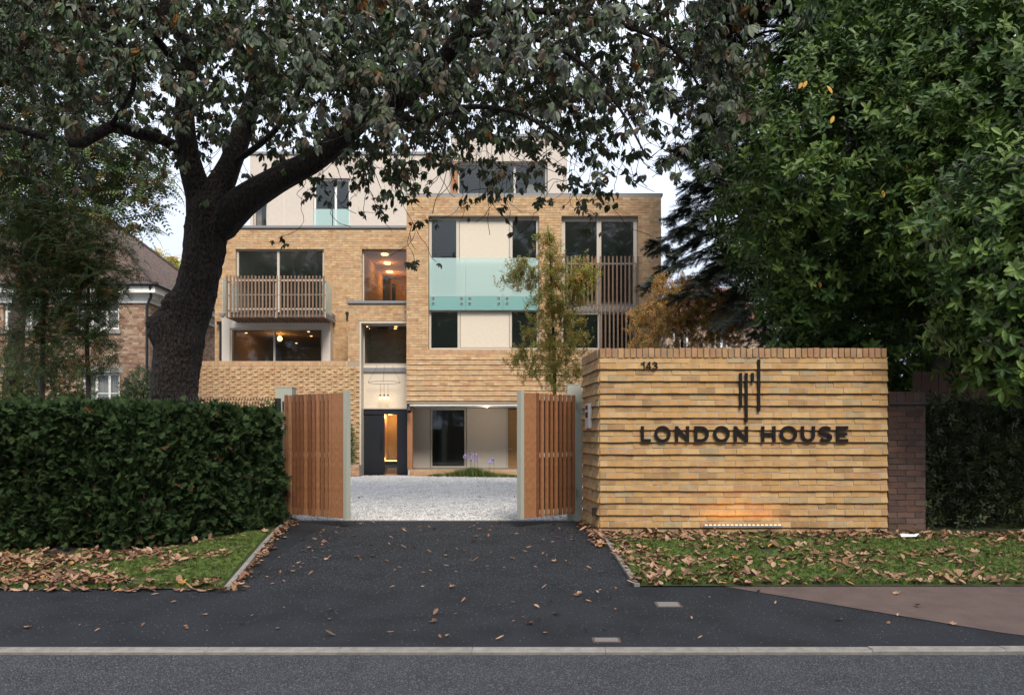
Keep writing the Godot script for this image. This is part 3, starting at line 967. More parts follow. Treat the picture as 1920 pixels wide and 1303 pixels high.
# ---------------------------------------------------------------- sign wall, lettering, gates
func build_sign_wall() -> void:
	var w := thing("sign_wall", "tall yellow brick sign wall of lapped courses carrying black lettering, right of the gates", "wall", Vector3(2.8, 0, -10.0))
	var x0 := 1.086
	var x1 := 4.632
	var len := x1 - x0
	var f := face(Vector3(x0, 0, -9.75), Vector3.RIGHT)
	var items := []
	var mb := MB.new()
	var back := Vector3(0.980, 0, -10.92)
	var side_dir := (Vector3(x0, 0, -9.75) - back).normalized()
	var g := face(back, side_dir)
	var side_len := back.distance_to(Vector3(x0, 0, -9.75))
	var tones := [0, 0, 1, 1, 2, 3, 4, 5, 0, 1, 2, 3, 1, 2]
	lay_lapped(items, mb, f, len, 2.185, 15, tones, 0.0, 0.032)
	lay_lapped(items, mb, g, side_len, 2.185, 15, tones, 0.05, 0.032)
	mb.box(x0 + 0.06, x1 - 0.005, -0.1, 2.18, -10.16, -9.81)
	mb.obox(Transform3D(g.basis, g * Vector3(side_len / 2 - 0.03, 1.04, -0.25)), Vector3(side_len - 0.08, 2.28, 0.36))
	part("core", mb, M.mortar_sign, w)
	pieces("brick", "brickwork", brick_meshes, items, "sign", w, 300)
	var caps := []
	mb = MB.new()
	mb.box(x0 + 0.01, x1 - 0.004, 2.19, 2.294, -10.13, -9.756)
	mb.obox(Transform3D(g.basis, g * Vector3(side_len / 2 - 0.03, 2.242, -0.2)), Vector3(side_len - 0.1, 0.104, 0.38))
	var cap := part("capping", mb, M.mortar_dull, w)
	var u := 0.0
	while u < len - 0.03:
		for k in 2:
			var at := f * Vector3(minf(u, len - 0.066) + 0.0325, 2.245 + rng.randf_range(-0.003, 0.003), -0.105 - 0.205 * k)
			caps.append([Transform3D(f.basis * Basis.from_euler(Vector3(0, rng.randf_range(-0.02, 0.02), rng.randf_range(-0.025, 0.025))) * Basis.from_scale(Vector3(0.064, 0.112, 0.21)), at + Vector3(0, 0, 0.012)), rng.randi() % 4, k == 1])
		u += 0.0755
	u = 0.0
	while u < side_len - 0.12:
		caps.append([Transform3D(g.basis * Basis.from_euler(Vector3(0, 0, rng.randf_range(-0.02, 0.02))) * Basis.from_scale(Vector3(0.064, 0.112, 0.21)), g * Vector3(u + 0.0325, 2.245, -0.093)), rng.randi() % 4, false])
		u += 0.0755
	pieces("capping_brick", "capping_bricks", brick_meshes, caps, "cap", w, 300)

	# lettering, stood off the brick on pins
	var z := -9.75 + 0.055
	var y0 := 1.147
	var y1 := 1.341
	var t := thing("house_name_sign", "black raised capital letters reading LONDON HOUSE across the brick sign wall", "sign", Vector3(2.853, y0, z))
	var letters := [["L", 1201.8, 1220.0], ["O", 1227, 1257.5], ["N", 1266, 1292], ["D", 1302, 1329], ["O", 1337.5, 1368], ["N", 1376, 1402.5], ["H", 1427.5, 1454], ["O", 1462.5, 1494.5], ["U", 1502, 1528], ["S", 1535.5, 1560], ["E", 1568, 1590]]
	for l in letters:
		var a: float = (l[1] - 960.0) * 9.72 / 1482.0
		var b: float = (l[2] - 960.0) * 9.72 / 1482.0
		part("letter", glyph(l[0], a, b, y0, y1, z, 0.036, 0.022), M.lettering, t)
	t = thing("house_number_sign", "small black raised number 143 near the top left of the brick sign wall", "sign", Vector3(1.689, 2.038, -9.71))
	for l in [["1", 1202, 1208.5], ["4", 1210.5, 1221], ["3", 1223, 1233]]:
		part("digit", glyph(l[0], (l[1] - 960.0) * 9.74 / 1482.0, (l[2] - 960.0) * 9.74 / 1482.0, 2.038, 2.130, -9.71, 0.014, 0.015), M.lettering, t)
	t = thing("emblem_sign", "black emblem of four upright bars of unequal height above the house name", "sign", Vector3(2.919, 1.531, z))
	for p in [[1386.4, 1391.2, 699.5, 765], [1396.8, 1401.8, 699.5, 791.5], [1408.6, 1413.4, 699.5, 717], [1420.4, 1425.2, 674, 772]]:
		var bb := MB.new()
		bb.box((p[0] - 960.0) * 9.72 / 1482.0, (p[1] - 960.0) * 9.72 / 1482.0, 1.19 + (822 - p[3]) * 9.72 / 1482.0, 1.19 + (822 - p[2]) * 9.72 / 1482.0, z - 0.03, z)
		part("bar", bb, M.lettering, t)

	# fittings
	mb = MB.new()
	var s := g * Vector3(side_len * 0.52, 0, 0)
	t = thing("intercom_panel", "grey entry intercom plate on the side of the sign wall facing the gates", "intercom", Vector3(s.x, 1.3, s.z))
	mb.obox(Transform3D(g.basis, g * Vector3(side_len * 0.52, (1.642 + 1.322) / 2, 0.035)), Vector3(0.26, 1.642 - 1.322, 0.05))
	part("plate", mb, M.steel, t)
	mb = MB.new()
	mb.obox(Transform3D(g.basis, g * Vector3(side_len * 0.52, 1.593, 0.062)), Vector3(0.12, 0.05, 0.01))
	mb.obox(Transform3D(g.basis, g * Vector3(side_len * 0.52, 1.496, 0.062)), Vector3(0.14, 0.07, 0.01))
	part("keypad", mb, M.black, t)
	mb = MB.new()
	mb.obox(Transform3D(g.basis, g * Vector3(side_len - 0.12, 0.275, 0.035)), Vector3(0.07, 0.1, 0.07))
	tag(part("gate_sensor", mb, M.black, self), "small black gate sensor low on the corner of the sign wall", "sensor")
	t = thing("linear_uplight", "long low metal light bar washing the foot of the sign wall with amber light", "light", Vector3(2.811, 0.099, -9.62))
	var ux0 := 2.337
	var ux1 := 3.291
	var uy := 0.132
	mb = MB.new()
	mb.box(ux0, ux1, uy - 0.022, uy, -9.64, -9.6)
	for x in [ux0 + 0.08, ux1 - 0.12]:
		mb.box(x, x + 0.04, uy - 0.014, uy - 0.002, -9.74, -9.641)
	part("housing", mb, M.zinc, t)
	for k in 18:
		var d := MB.new()
		var x := lerpf(ux0 + 0.03, ux1 - 0.03, k / 17.0)
		d.box(x - 0.012, x + 0.012, uy + 0.0005, uy + 0.008, -9.632, -9.608)
		part("led", d, M.led, t)
	var al := AreaLight3D.new()
	al.area_size = Vector2(ux1 - ux0 - 0.02, 0.03)
	al.light_color = Color(1.0, 0.66, 0.2)
	al.light_energy = 0.14
	al.shadow_enabled = true
	al.position = Vector3((ux0 + ux1) / 2, uy + 0.015, -9.62)
	al.rotation = Vector3(PI / 2 + 0.25, 0, 0)
	put(al, "uplight_beam", self)


func ribbon(mb: MB, pts: PackedVector2Array, closed: bool, w: float, z: float, deep: float) -> void:
	var n := pts.size()
	var a := []
	var b := []
	for i in n:
		var p := pts[(i + n - 1) % n] if closed or i > 0 else pts[i] * 2.0 - pts[i + 1]
		var q := pts[(i + 1) % n] if closed or i < n - 1 else pts[i] * 2.0 - pts[i - 1]
		var d0 := (pts[i] - p).normalized()
		var d1 := (q - pts[i]).normalized()
		var m := (d0 + d1).normalized().orthogonal()
		m *= w / 2 / maxf(0.35, absf(m.dot(d0.orthogonal())))
		a.append(pts[i] + m); b.append(pts[i] - m)
	for i in (n if closed else n - 1):
		var j := (i + 1) % n
		var p0 := Vector3(a[i].x, a[i].y, 0)
		var p1 := Vector3(a[j].x, a[j].y, 0)
		var q0 := Vector3(b[i].x, b[i].y, 0)
		var q1 := Vector3(b[j].x, b[j].y, 0)
		var f := Vector3(0, 0, z)
		var k := Vector3(0, 0, z - deep)
		mb.quad(p0 + f, p1 + f, q1 + f, q0 + f) if (p1 - p0).cross(q0 - p0).z > 0 else mb.quad(q0 + f, q1 + f, p1 + f, p0 + f)
		mb.quad(p0 + k, p1 + k, p1 + f, p0 + f)
		mb.quad(q1 + k, q0 + k, q0 + f, q1 + f)
		mb.quad(p0 + k, q0 + k, q1 + k, p1 + k)
	if not closed:
		for i in [0, n - 1]:
			mb.quad(Vector3(a[i].x, a[i].y, z), Vector3(b[i].x, b[i].y, z), Vector3(b[i].x, b[i].y, z - deep), Vector3(a[i].x, a[i].y, z - deep))


func arc(c: Vector2, r: Vector2, from: float, to: float, n := 18) -> PackedVector2Array:
	var p := PackedVector2Array()
	for i in n + 1:
		var t := deg_to_rad(lerpf(from, to, float(i) / n))
		p.append(c + Vector2(cos(t) * r.x, sin(t) * r.y))
	return p


func glyph(c: String, x0: float, x1: float, y0: float, y1: float, z: float, w: float, deep: float) -> MB:
	var mb := MB.new()
	var h := y1 - y0
	var k := w / 2
	var e := 0.0006
	var l := x0 + k
	var r := x1 - k
	var bt := y0 + k
	var tp := y1 - k
	var line := func(pts: Array, dz := 0.0): ribbon(mb, PackedVector2Array(pts), false, w, z + dz, deep)
	match c:
		"L": line.call([Vector2(l, y1), Vector2(l, bt), Vector2(x1, bt)])
		"O":
			var p := arc(Vector2((x0 + x1) / 2, (y0 + y1) / 2), Vector2((x1 - x0) / 2 - k, h / 2 - k + 0.004), 0, 360, 36)
			p.remove_at(p.size() - 1)
			ribbon(mb, p, true, w, z, deep)
		"N":
			line.call([Vector2(l, y0), Vector2(l, y1)])
			line.call([Vector2(r, y0), Vector2(r, y1)])
			line.call([Vector2(l, y1 - k * 0.9), Vector2(r, y0 + k * 0.9)], e)
		"D":
			var q := arc(Vector2(x1 - h / 2 - 0.0, (y0 + y1) / 2), Vector2(h / 2 - k, h / 2 - k), -90, 90)
			q.append(Vector2(l, tp)); q.append(Vector2(l, bt))
			ribbon(mb, q, true, w, z, deep)
		"H":
			line.call([Vector2(l, y0), Vector2(l, y1)])
			line.call([Vector2(r, y0), Vector2(r, y1)])
			line.call([Vector2(l + k, (y0 + y1) / 2), Vector2(r - k, (y0 + y1) / 2)])
		"U":
			var q := PackedVector2Array([Vector2(l, y1)])
			q.append_array(arc(Vector2((l + r) / 2, bt + (r - l) / 2), Vector2((r - l) / 2, (r - l) / 2), 180, 360))
			q.append(Vector2(r, y1))
			ribbon(mb, q, false, w, z, deep)
		"S":
			var rr := (h - w) / 4
			var cx := (x0 + x1) / 2
			var rx := (x1 - x0) / 2 - k
			var q := arc(Vector2(cx, tp - rr), Vector2(rx, rr), 28, 262, 14)
			q.append_array(arc(Vector2(cx, bt + rr), Vector2(rx, rr), 82, -152, 14))
			ribbon(mb, q, false, w, z, deep)
		"E":
			line.call([Vector2(x1, tp), Vector2(l, tp), Vector2(l, bt), Vector2(x1, bt)])
			line.call([Vector2(l + k, (y0 + y1) / 2), Vector2(x1 - 0.012, (y0 + y1) / 2)])
		"1": line.call([Vector2(x0, y1 - h * 0.25), Vector2(r, y1 - k * 0.6), Vector2(r, y0)])
		"4":
			line.call([Vector2(x0 + (x1 - x0) * 0.72, y0), Vector2(x0 + (x1 - x0) * 0.72, y1)])
			line.call([Vector2(x0 + (x1 - x0) * 0.66, y1), Vector2(l, y0 + h * 0.27), Vector2(x1, y0 + h * 0.27)], e)
		"3":
			var rr := (h - w) / 4
			var cx := (x0 + x1) / 2 - 0.004
			var q := arc(Vector2(cx, tp - rr), Vector2((x1 - x0) / 2 - k, rr), 155, -80, 12)
			q.append_array(arc(Vector2(cx, bt + rr), Vector2((x1 - x0) / 2 - k + 0.004, rr), 80, -155, 12))
			ribbon(mb, q, false, w, z, deep)
	return mb


func build_gate(called: String, label: String, hinge: Vector3, free: Vector3) -> void:
	var t := thing(called, label, "gate", Vector3(hinge.x, 0, hinge.z))
	var dir := (free - hinge)
	dir.y = 0
	var len := dir.length()
	dir = dir.normalized()
	var f := face(Vector3(hinge.x, 0, hinge.z), dir)
	if f.basis.z.z < 0: f = Transform3D(Basis(dir, Vector3.UP, -f.basis.z), f.origin)
	var y0 := 0.125
	var y1 := 1.80
	var mb := MB.new()
	mb.obox(Transform3D(f.basis, f * Vector3(len - 0.03, (y0 + y1) / 2 + 0.01, -0.01)), Vector3(0.06, y1 - y0 + 0.03, 0.075))
	mb.obox(Transform3D(f.basis, f * Vector3(0.03, (y0 + y1) / 2, -0.03)), Vector3(0.05, y1 - y0 - 0.02, 0.05))
	for y in [y0 + 0.06, (y0 + y1) / 2, y1 - 0.06]:
		mb.obox(Transform3D(f.basis, f * Vector3(len / 2, y, -0.035)), Vector3(len - 0.13, 0.06, 0.04))
	part("frame", mb, M.sage, t)
	mb = MB.new()
	mb.obox(Transform3D(f.basis, f * Vector3(len - 0.185, (y0 + y1) / 2, -0.001)), Vector3(0.225, y1 - y0 - 0.004, 0.036))
	part("wide_board", mb, M.post, t)
	mb = MB.new()
	mb.obox(Transform3D(f.basis, f * Vector3((len - 0.3) / 2, (y0 + y1) / 2, -0.062)), Vector3(len - 0.32, y1 - y0 - 0.03, 0.012))
	part("backing_board", mb, M.fencewood, t)
	var run := len - 0.31
	var n := int(run / 0.082)
	for k in n:
		mb = MB.new()
		mb.obox(Transform3D(f.basis * Basis.from_euler(Vector3(0, rng.randf_range(-0.02, 0.02), 0)), f * Vector3(0.02 + run * (k + 0.5) / n, (y0 + y1) / 2 + rng.randf_range(-0.003, 0.003), rng.randf_range(-0.002, 0.004))), Vector3(0.046, y1 - y0, 0.026))
		part_mesh("slat", mb.made(), PAL.cedar.mats[rng.randi() % 4], t)


func build_gates() -> void:
	build_gate("timber_gate", "left cedar slat gate standing ajar beside the end of the hedge", Vector3(-3.242, 0, -11.2), Vector3(-2.172, 0, -10.45))
	build_gate("timber_gate", "right cedar slat gate standing ajar beside the brick sign wall", Vector3(0.914, 0, -11.2), Vector3(0.099, 0, -10.45))
	for p in [[-3.393, -3.163, 1.918, "sage green square gate post behind the left gate, at the hedge end"], [0.796, 1.011, 1.956, "sage green square gate post between the right gate and the sign wall"]]:
		var t := thing("gate_post", p[3], "post", Vector3((p[0] + p[1]) / 2, 0, -11.46))
		var mb := MB.new()
		mb.box(p[0], p[1], -0.1, p[2], -11.57, -11.35)
		part("shaft", mb, M.sage, t)
		mb = MB.new()
		mb.box(p[0] - 0.004, p[1] + 0.004, p[2] + 0.001, p[2] + 0.014, -11.574, -11.346)
		part("cap", mb, M.sage, t)
		mb = MB.new()
		for y in [0.35, 1.6]:
			mb.rod(Vector3((p[0] + p[1]) / 2, y, -11.33), Vector3((p[0] + p[1]) / 2, y + 0.12, -11.33), 0.02)
		part("hinge", mb, M.black, t)
	# wire fence just behind the hedge
	var t := thing("wire_fence", "black wire mesh fence with bowed top wires just showing above the hedge", "fence", Vector3(-3.820, 0, -11.1))
	var x0 := -4.943
	var x1 := -3.326
	var mb := MB.new()
	mb.box(x1, x1 + 0.07, 0, 1.752, -11.13, -11.06)
	part("post", mb, M.black, t)
	mb = MB.new()
	for y in [0.3, 0.7, 1.1, 1.5, 1.68]:
		mb.rod(Vector3(x0, y, -11.1), Vector3(x1, y, -11.1), 0.004, 4)
	part("line_wire", mb, M.gutter, t)
	for k in 40:
		var x := lerpf(x0, x1, k / 40.0)
		mb = MB.new()
		mb.tube(PackedVector3Array([Vector3(x, 0, -11.1), Vector3(x, 1.68, -11.1), Vector3(x + 0.03, 1.76, -11.06), Vector3(x + 0.055, 1.72, -11.02)]), PackedFloat32Array([0.0045, 0.0045, 0.0045, 0.0045]), 4)
		part("upright_wire", mb, M.gutter, t)


func build_right_boundary() -> void:
	var t := thing("brick_pier", "lower dark red brick pier with tile course, adjoining the right end of the sign wall", "wall", Vector3(5.0, 0, -10.1))
	var x0 := 4.733 + 0.01
	var x1 := 5.210
	var f := face(Vector3(x0, 0, -9.95), Vector3.RIGHT)
	var top := 1.774
	var items := []
	var mb := MB.new()
	wall_body(mb, f, x1 - x0, -0.1, top - 0.005, 0.3, [], 0.008)
	mb.box(x0, x1 + 0.02, top - 0.155, top - 0.13, -10.2, -9.92)
	part("core", mb, M.mortar_dark, t)
	lay(items, f, x1 - x0, top - 0.155 - 24 * 0.075, 24, [], "stretcher", [0, 1, 2, 3])
	lay(items, face(Vector3(x1, 0, -9.95), Vector3.FORWARD), 0.3, top - 0.155 - 24 * 0.075, 24, [], "stretcher", [0, 1, 2, 3])
	pieces("brick", "brickwork", brick_meshes, items, "pier", t, 300)
	var u := x0
	while u < x1 - 0.05:
		mb = MB.new()
		mb.box(u + 0.004, minf(u + 0.1, x1), top - 0.128, top + rng.randf_range(-0.004, 0.004), -10.18, -9.945 + rng.randf_range(-0.004, 0.004))
		part_mesh("capping_brick", mb.made(), PAL.pier.mats[rng.randi() % 4], t)
		u += 0.105
	# ivy hedge beyond the pier
	hedge("ivy_hedge", "mixed green ivy hedge right of the brick pier, at the photo's right edge", [Vector2(x1 + 0.05, -10.2), Vector2(9.0, -10.2), Vector2(9.0, -11.0), Vector2(x1 + 0.05, -11.0)], 1.66, "ivy", broad_sprig(0.062, 7), 7000, 0.34)
	# timber fence behind
	t = thing("timber_fence", "dark red-brown close boarded timber fence behind the ivy hedge", "fence", Vector3(6.2, 0, -11.6))
	mb = MB.new()
	mb.box(5.886, 9.5, 0.3, 0.36, -11.66, -11.6); mb.box(5.886, 9.5, 1.7, 1.76, -11.66, -11.6)
	part("rail", mb, M.fencewood, t)
	var x := 5.886
	while x < 9.5:
		mb = MB.new()
		mb.box(x, x + 0.118, 0, 1.19 + 0.98 + rng.randf_range(-0.005, 0.005), -11.598, -11.575 + rng.randf_range(-0.004, 0.004))
		part("board", mb, M.fencewood, t)
		x += 0.124


# ---------------------------------------------------------------- leaves, twigs, trees
func palmate(leaflets: int, droop: float) -> ArrayMesh:
	var mb := MB.new()
	for k in leaflets:
		var a := deg_to_rad(lerpf(-128, 128, k / float(leaflets - 1))) + rng.randf_range(-0.1, 0.1)
		var l := (1.0 - 0.38 * absf(a) / 2.3) * rng.randf_range(0.9, 1.05)
		var d := Vector3(sin(a), -droop * rng.randf_range(0.6, 1.3), cos(a))
		mb.leaf(Vector3(0, 0, 0), d, Vector3.UP, l, l * 0.42, 0.25 + droop * 0.3, 0.12 * rng.randf_range(0.4, 1.5), 0.64)
	mb.rod(Vector3(0, 0, 0), Vector3(0, 0.25, -0.45), 0.014, 3)
	return mb.made()


# a short stem with oval leaves round it, leaf length l
func broad_sprig(l: float, count := 8) -> ArrayMesh:
	var mb := MB.new()
	var long := l * 1.5
	mb.tube(PackedVector3Array([Vector3.ZERO, Vector3(0, long * 0.5, 0.01), Vector3(0, long, 0)]), PackedFloat32Array([0.004, 0.003, 0.001]), 3)
	for k in count:
		var t := 0.2 + 0.8 * k / (count - 1.0)
		var a := k * 2.4 + rng.randf_range(-0.3, 0.3)
		var rise := lerpf(0.15, 1.1, t)
		mb.leaf(Vector3(0, long * t, 0), Vector3(cos(a), rise, sin(a)), Vector3.UP, l * rng.randf_range(0.8, 1.1), l * 0.40, 0.28, 0.16)
	return mb.made()


func small_sprig() -> ArrayMesh:
	var mb := MB.new()
	mb.rod(Vector3.ZERO, Vector3(0, 0.12, 0), 0.002, 3)
	for k in 9:
		var a := k * 2.4
		var t := k / 8.0
		var s := Vector3(cos(a), lerpf(0.1, 0.9, t), sin(a)).normalized()
		var side := s.cross(Vector3.UP).normalized() * 0.011
		var b := Vector3(0, 0.02 + 0.1 * t, 0)
		mb.quad(b, b + s * 0.022 - side, b + s * 0.05, b + s * 0.022 + side)
	return mb.made()


# a rowan or willow-like spray: narrow leaflets in pairs along a drooping stalk
func feather_sprig(l: float, pairs: int, wide: float) -> ArrayMesh:
	var mb := MB.new()
	var pts := PackedVector3Array()
	var rr := PackedFloat32Array()
	for i in pairs + 1:
		var t := i / float(pairs)
		var c := Vector3(0, -0.35 * l * t * t, l * t)
		pts.append(c)
		rr.append(0.0022 * (1.2 - t))
		for s in [-1, 1]:
			var d := Vector3(s, -0.25, 0.55).normalized()
			var m := l * 0.26 * (1.0 - 0.35 * t)
			var w := d.cross(Vector3.UP).normalized() * m * wide
			mb.quad(c, c + d * m * 0.45 - w, c + d * m - Vector3(0, m * 0.2, 0), c + d * m * 0.45 + w)
	mb.tube(pts, rr, 3)
	return mb.made()


# a flat spray of needles on a twig that forks
func needle_sprig(l: float, needles: int, nl: float, nw: float) -> ArrayMesh:
	var mb := MB.new()
	for fork in [Vector3(0, 0, 1), Vector3(0.55, -0.1, 0.8), Vector3(-0.55, -0.1, 0.75)]:
		var d: Vector3 = fork.normalized()
		var ln: float = l * (1.0 if fork.x == 0 else 0.65)
		var b := Vector3(0, 0, 0) if fork.x == 0 else Vector3(0, 0, l * 0.3)
		mb.rod(b, b + d * ln, 0.0025, 3)
		for k in needles:
			var t := (k + 0.5) / needles
			for s in [-1, 1]:
				var side: Vector3 = d.cross(Vector3.UP).normalized() * s
				var e: Vector3 = (side + d * 0.7 + Vector3(0, rng.randf_range(-0.3, 0.35), 0)).normalized()
				var c: Vector3 = b + d * ln * t
				var w: Vector3 = e.cross(Vector3.UP).normalized() * nw
				mb.tri(c - w, c + w, c + e * nl * (1.15 - 0.5 * t))
	return mb.made()


func up_turn(d: Vector3, roll: float) -> Basis:
	var y := d.normalized()
	var x := y.cross(Vector3(0.3, 0.2, 0.9)).normalized()
	return Basis(x, y, x.cross(y)) * Basis(Vector3.UP, roll)


func fore_turn(d: Vector3, tip := 0.0) -> Basis:
	var z := d.normalized()
	var x := Vector3.UP.cross(z).normalized()
	return Basis(x, z.cross(x), z) * Basis(Vector3.FORWARD, tip)


# a skeleton of branches that twigs are hung on one after another, each from the nearest point
class Skel:
	var p := PackedVector3Array()
	var par := PackedInt32Array()
	var r := PackedFloat32Array()

	func add(q: Vector3, parent: int, rad: float) -> int:
		p.append(q); par.append(parent); r.append(rad)
		return p.size() - 1

	func limb(pts: Array, rads: Array, from := -1, step := 0.16) -> int:
		var last := from
		for i in pts.size() - 1:
			var a: Vector3 = pts[maxi(i - 1, 0)]
			var b: Vector3 = pts[i]
			var c: Vector3 = pts[i + 1]
			var d: Vector3 = pts[mini(i + 2, pts.size() - 1)]
			var n := maxi(1, int(b.distance_to(c) / step))
			for k in n:
				var t := float(k) / n
				last = add(b.cubic_interpolate(c, a, d, t), last, lerpf(rads[i], rads[i + 1], t))
		return add(pts[-1], last, rads[-1])

	func nearest(q: Vector3) -> int:
		var best := 0
		var bd := 1e9
		for i in p.size():
			var d := p[i].distance_squared_to(q)
			if d < bd:
				bd = d; best = i
		return best

	func reach(q: Vector3, rng: RandomNumberGenerator, sag: float) -> int:
		var k := nearest(q)
		var a := p[k]
		var dist := a.distance_to(q)
		var n := clampi(int(dist / 0.13), 1, 8)
		var wob := Vector3(rng.randf_range(-1, 1), rng.randf_range(-0.6, 0.6), rng.randf_range(-1, 1)) * dist * 0.16
		for i in n:
			var t := float(i + 1) / n
			var c := a.lerp(q, t) + wob * sin(t * PI) + Vector3(0, sag * dist * sin(t * PI), 0)
			if i < n - 1: c += Vector3(rng.randf_range(-1, 1), rng.randf_range(-1, 1), rng.randf_range(-1, 1)) * 0.025
			k = add(c, k, 0.0)
		return k

	func tubes(thin: float, grow: float) -> MB:
		var w := PackedFloat32Array()
		w.resize(p.size())
		var kids := []
		kids.resize(p.size())
		for i in p.size(): kids[i] = []
		for i in range(p.size() - 1, -1, -1):
			w[i] = maxf(w[i], 1.0)
			if par[i] >= 0:
				w[par[i]] += w[i] * 0.35 if w[i] <= 1.0 else w[i]
				kids[par[i]].append(i)
		var mb := MB.new()
		for i in p.size():
			r[i] = maxf(r[i], thin + grow * (sqrt(w[i]) - 1.0))
		var main := PackedInt32Array()
		main.resize(p.size())
		var starts := []
		for i in p.size():
			main[i] = -1
			if par[i] < 0: starts.append([-1, i])
			for k in kids[i]:
				if main[i] < 0 or r[k] > r[main[i]]: main[i] = k
			for k in kids[i]:
				if k != main[i]: starts.append([i, k])
		for s in starts:
			var pts := PackedVector3Array()
			var rr := PackedFloat32Array()
			var node: int = s[1]
			if s[0] >= 0:
				pts.append(p[s[0]]); rr.append(minf(r[s[0]], r[node] * 1.3))
			while node >= 0:
				pts.append(p[node]); rr.append(r[node])
				node = main[node]
			if pts.size() > 1:
				mb.tube(pts, rr, 10 if rr[0] > 0.06 else 6 if rr[0] > 0.018 else 4)
		return mb


func ragged(q: Vector3, nz: FastNoiseLite) -> float:
	return nz.get_noise_3d(q.x, q.y, q.z)


func build_chestnut() -> void:
	var t := thing("chestnut_tree", "large dark horse chestnut tree with burred trunk and grey-green leaves rising behind the hedge", "tree", Vector3(-5.3, 0, -12.3))
	var nz := FastNoiseLite.new()
	nz.seed = 4
	nz.frequency = 1.0
	# trunk: rings with furrowed bark and burrs
	var line := [Vector3(-5.33, -0.1, -12.3), Vector3(-5.262, 1.871, -12.300), Vector3(-5.179, 2.701, -12.300), Vector3(-5.046, 3.157, -12.300), Vector3(-4.913, 3.530, -12.300), Vector3(-4.830, 3.945, -12.300), Vector3(-4.764, 4.360, -12.300), Vector3(-4.706, 4.709, -12.300), Vector3(-4.664, 4.958, -12.300)]
	var rads := [0.45, 0.335, 0.35, 0.335, 0.30, 0.295, 0.31, 0.33, 0.25]
	var sk := Skel.new()
	sk.limb(line, rads, -1, 0.05)
	var burrs := [[Vector3(-5.345, 2.977, -12.150), 0.19, 0.27], [Vector3(-5.389, 2.758, -12.100), 0.10, 0.2], [Vector3(-5.193, 3.280, -12.100), 0.13, 0.2], [Vector3(-4.951, 2.615, -11.930), 0.08, 0.26], [Vector3(-4.753, 2.702, -11.980), 0.06, 0.18], [Vector3(-5.241, 2.254, -11.950), 0.05, 0.22], [Vector3(-5.335, 1.934, -11.980), 0.05, 0.2], [Vector3(-4.717, 3.625, -11.950), 0.05, 0.2]]
	var sides := 72
	var rings := sk.p.size()
	var mb := MB.new()
	for i in rings:
		for s in sides:
			var a := TAU * s / sides
			var d := Vector3(cos(a), 0, -sin(a))
			var q := sk.p[i] + d * sk.r[i]
			var out := 0.035 * nz.get_noise_3d(q.x * 3, q.y * 1.1, q.z * 3) + 0.045 * absf(nz.get_noise_3d(q.x * 7 + 9, q.y * 2.4, q.z * 7)) + 0.02 * absf(nz.get_noise_3d(q.x * 13, q.y * 5.0, q.z * 13))
			for b in burrs:
				var e: float = q.distance_to(b[0]) / b[2]
				out += b[1] * exp(-e * e * 2.2) * (1.0 + 0.55 * nz.get_noise_3d(q.x * 11, q.y * 11, q.z * 11))
			if i < 12: out += 0.012 * (12 - i)
			mb.v.append(q + d * out)
	for i in rings:
		for s in sides:
			var u: Vector3 = mb.v[mini(i + 1, rings - 1) * sides + s] - mb.v[maxi(i - 1, 0) * sides + s]
			var w: Vector3 = mb.v[i * sides + (s + 1) % sides] - mb.v[i * sides + (s + sides - 1) % sides]
			mb.n.append(w.cross(u).normalized())
			if i < rings - 1:
				var a := i * sides + s
				var b := i * sides + (s + 1) % sides
				mb.ix.append_array([a, a + sides, b, b, a + sides, b + sides])
	part("trunk", mb, M.bark, t)
	# thin creepers and hanging roots on the trunk
	for k in 5:
		var x := rng.randf_range(-0.3, 0.34)
		var pts := PackedVector3Array()
		var rr := PackedFloat32Array()
		for j in 12:
			var y := lerpf(4.931, 2.664, j / 11.0 * rng.randf_range(0.8, 1.0))
			var f := clampf((y - 1.9) / 2.8, 0, 1)
			pts.append(Vector3(lerpf(-5.25, -4.75, f) + x + 0.03 * sin(j * 1.3 + k), y, -12.3 + sqrt(maxf(0.0, 0.19 - x * x)) + 0.03))
			rr.append(0.006)
		mb = MB.new()
		mb.tube(pts, rr, 4)
		part("creeper_stem", mb, M.bark, t)

	# limbs
	sk = Skel.new()
	var root := sk.add(Vector3(-4.772, 4.443, -12.300), -1, 0.3)
	sk.limb([Vector3(-4.464, 4.554, -12.250), Vector3(-4.123, 4.815, -12.100), Vector3(-3.533, 5.084, -11.900), Vector3(-2.818, 5.331, -11.600), Vector3(-2.059, 5.818, -11.300), Vector3(-1.461, 6.013, -11.100), Vector3(-0.911, 6.415, -10.800), Vector3(-0.536, 6.891, -10.600), Vector3(-0.386, 7.379, -10.400), Vector3(-0.206, 7.949, -10.200)], [0.27, 0.24, 0.195, 0.165, 0.15, 0.125, 0.115, 0.10, 0.09, 0.05], root)
	sk.limb([Vector3(-0.536, 6.869, -10.600), Vector3(0.211, 6.818, -10.400), Vector3(1.170, 6.607, -10.200), Vector3(2.045, 6.179, -10.100), Vector3(2.453, 5.565, -10.100)], [0.055, 0.045, 0.035, 0.025, 0.012], sk.nearest(Vector3(-0.536, 6.869, -10.600)))
	sk.limb([Vector3(-0.722, 6.619, -10.700), Vector3(0.000, 6.435, -10.200), Vector3(0.802, 5.946, -9.900), Vector3(1.323, 5.303, -9.800), Vector3(1.686, 4.642, -9.800)], [0.045, 0.04, 0.03, 0.02, 0.01], sk.nearest(Vector3(-0.722, 6.619, -10.700)))
	sk.limb([Vector3(-1.982, 5.856, -11.300), Vector3(-1.239, 5.541, -10.800), Vector3(-0.561, 5.555, -10.400), Vector3(0.136, 5.327, -10.100), Vector3(0.675, 4.915, -10.000)], [0.05, 0.045, 0.035, 0.025, 0.012], sk.nearest(Vector3(-1.982, 5.856, -11.300)))
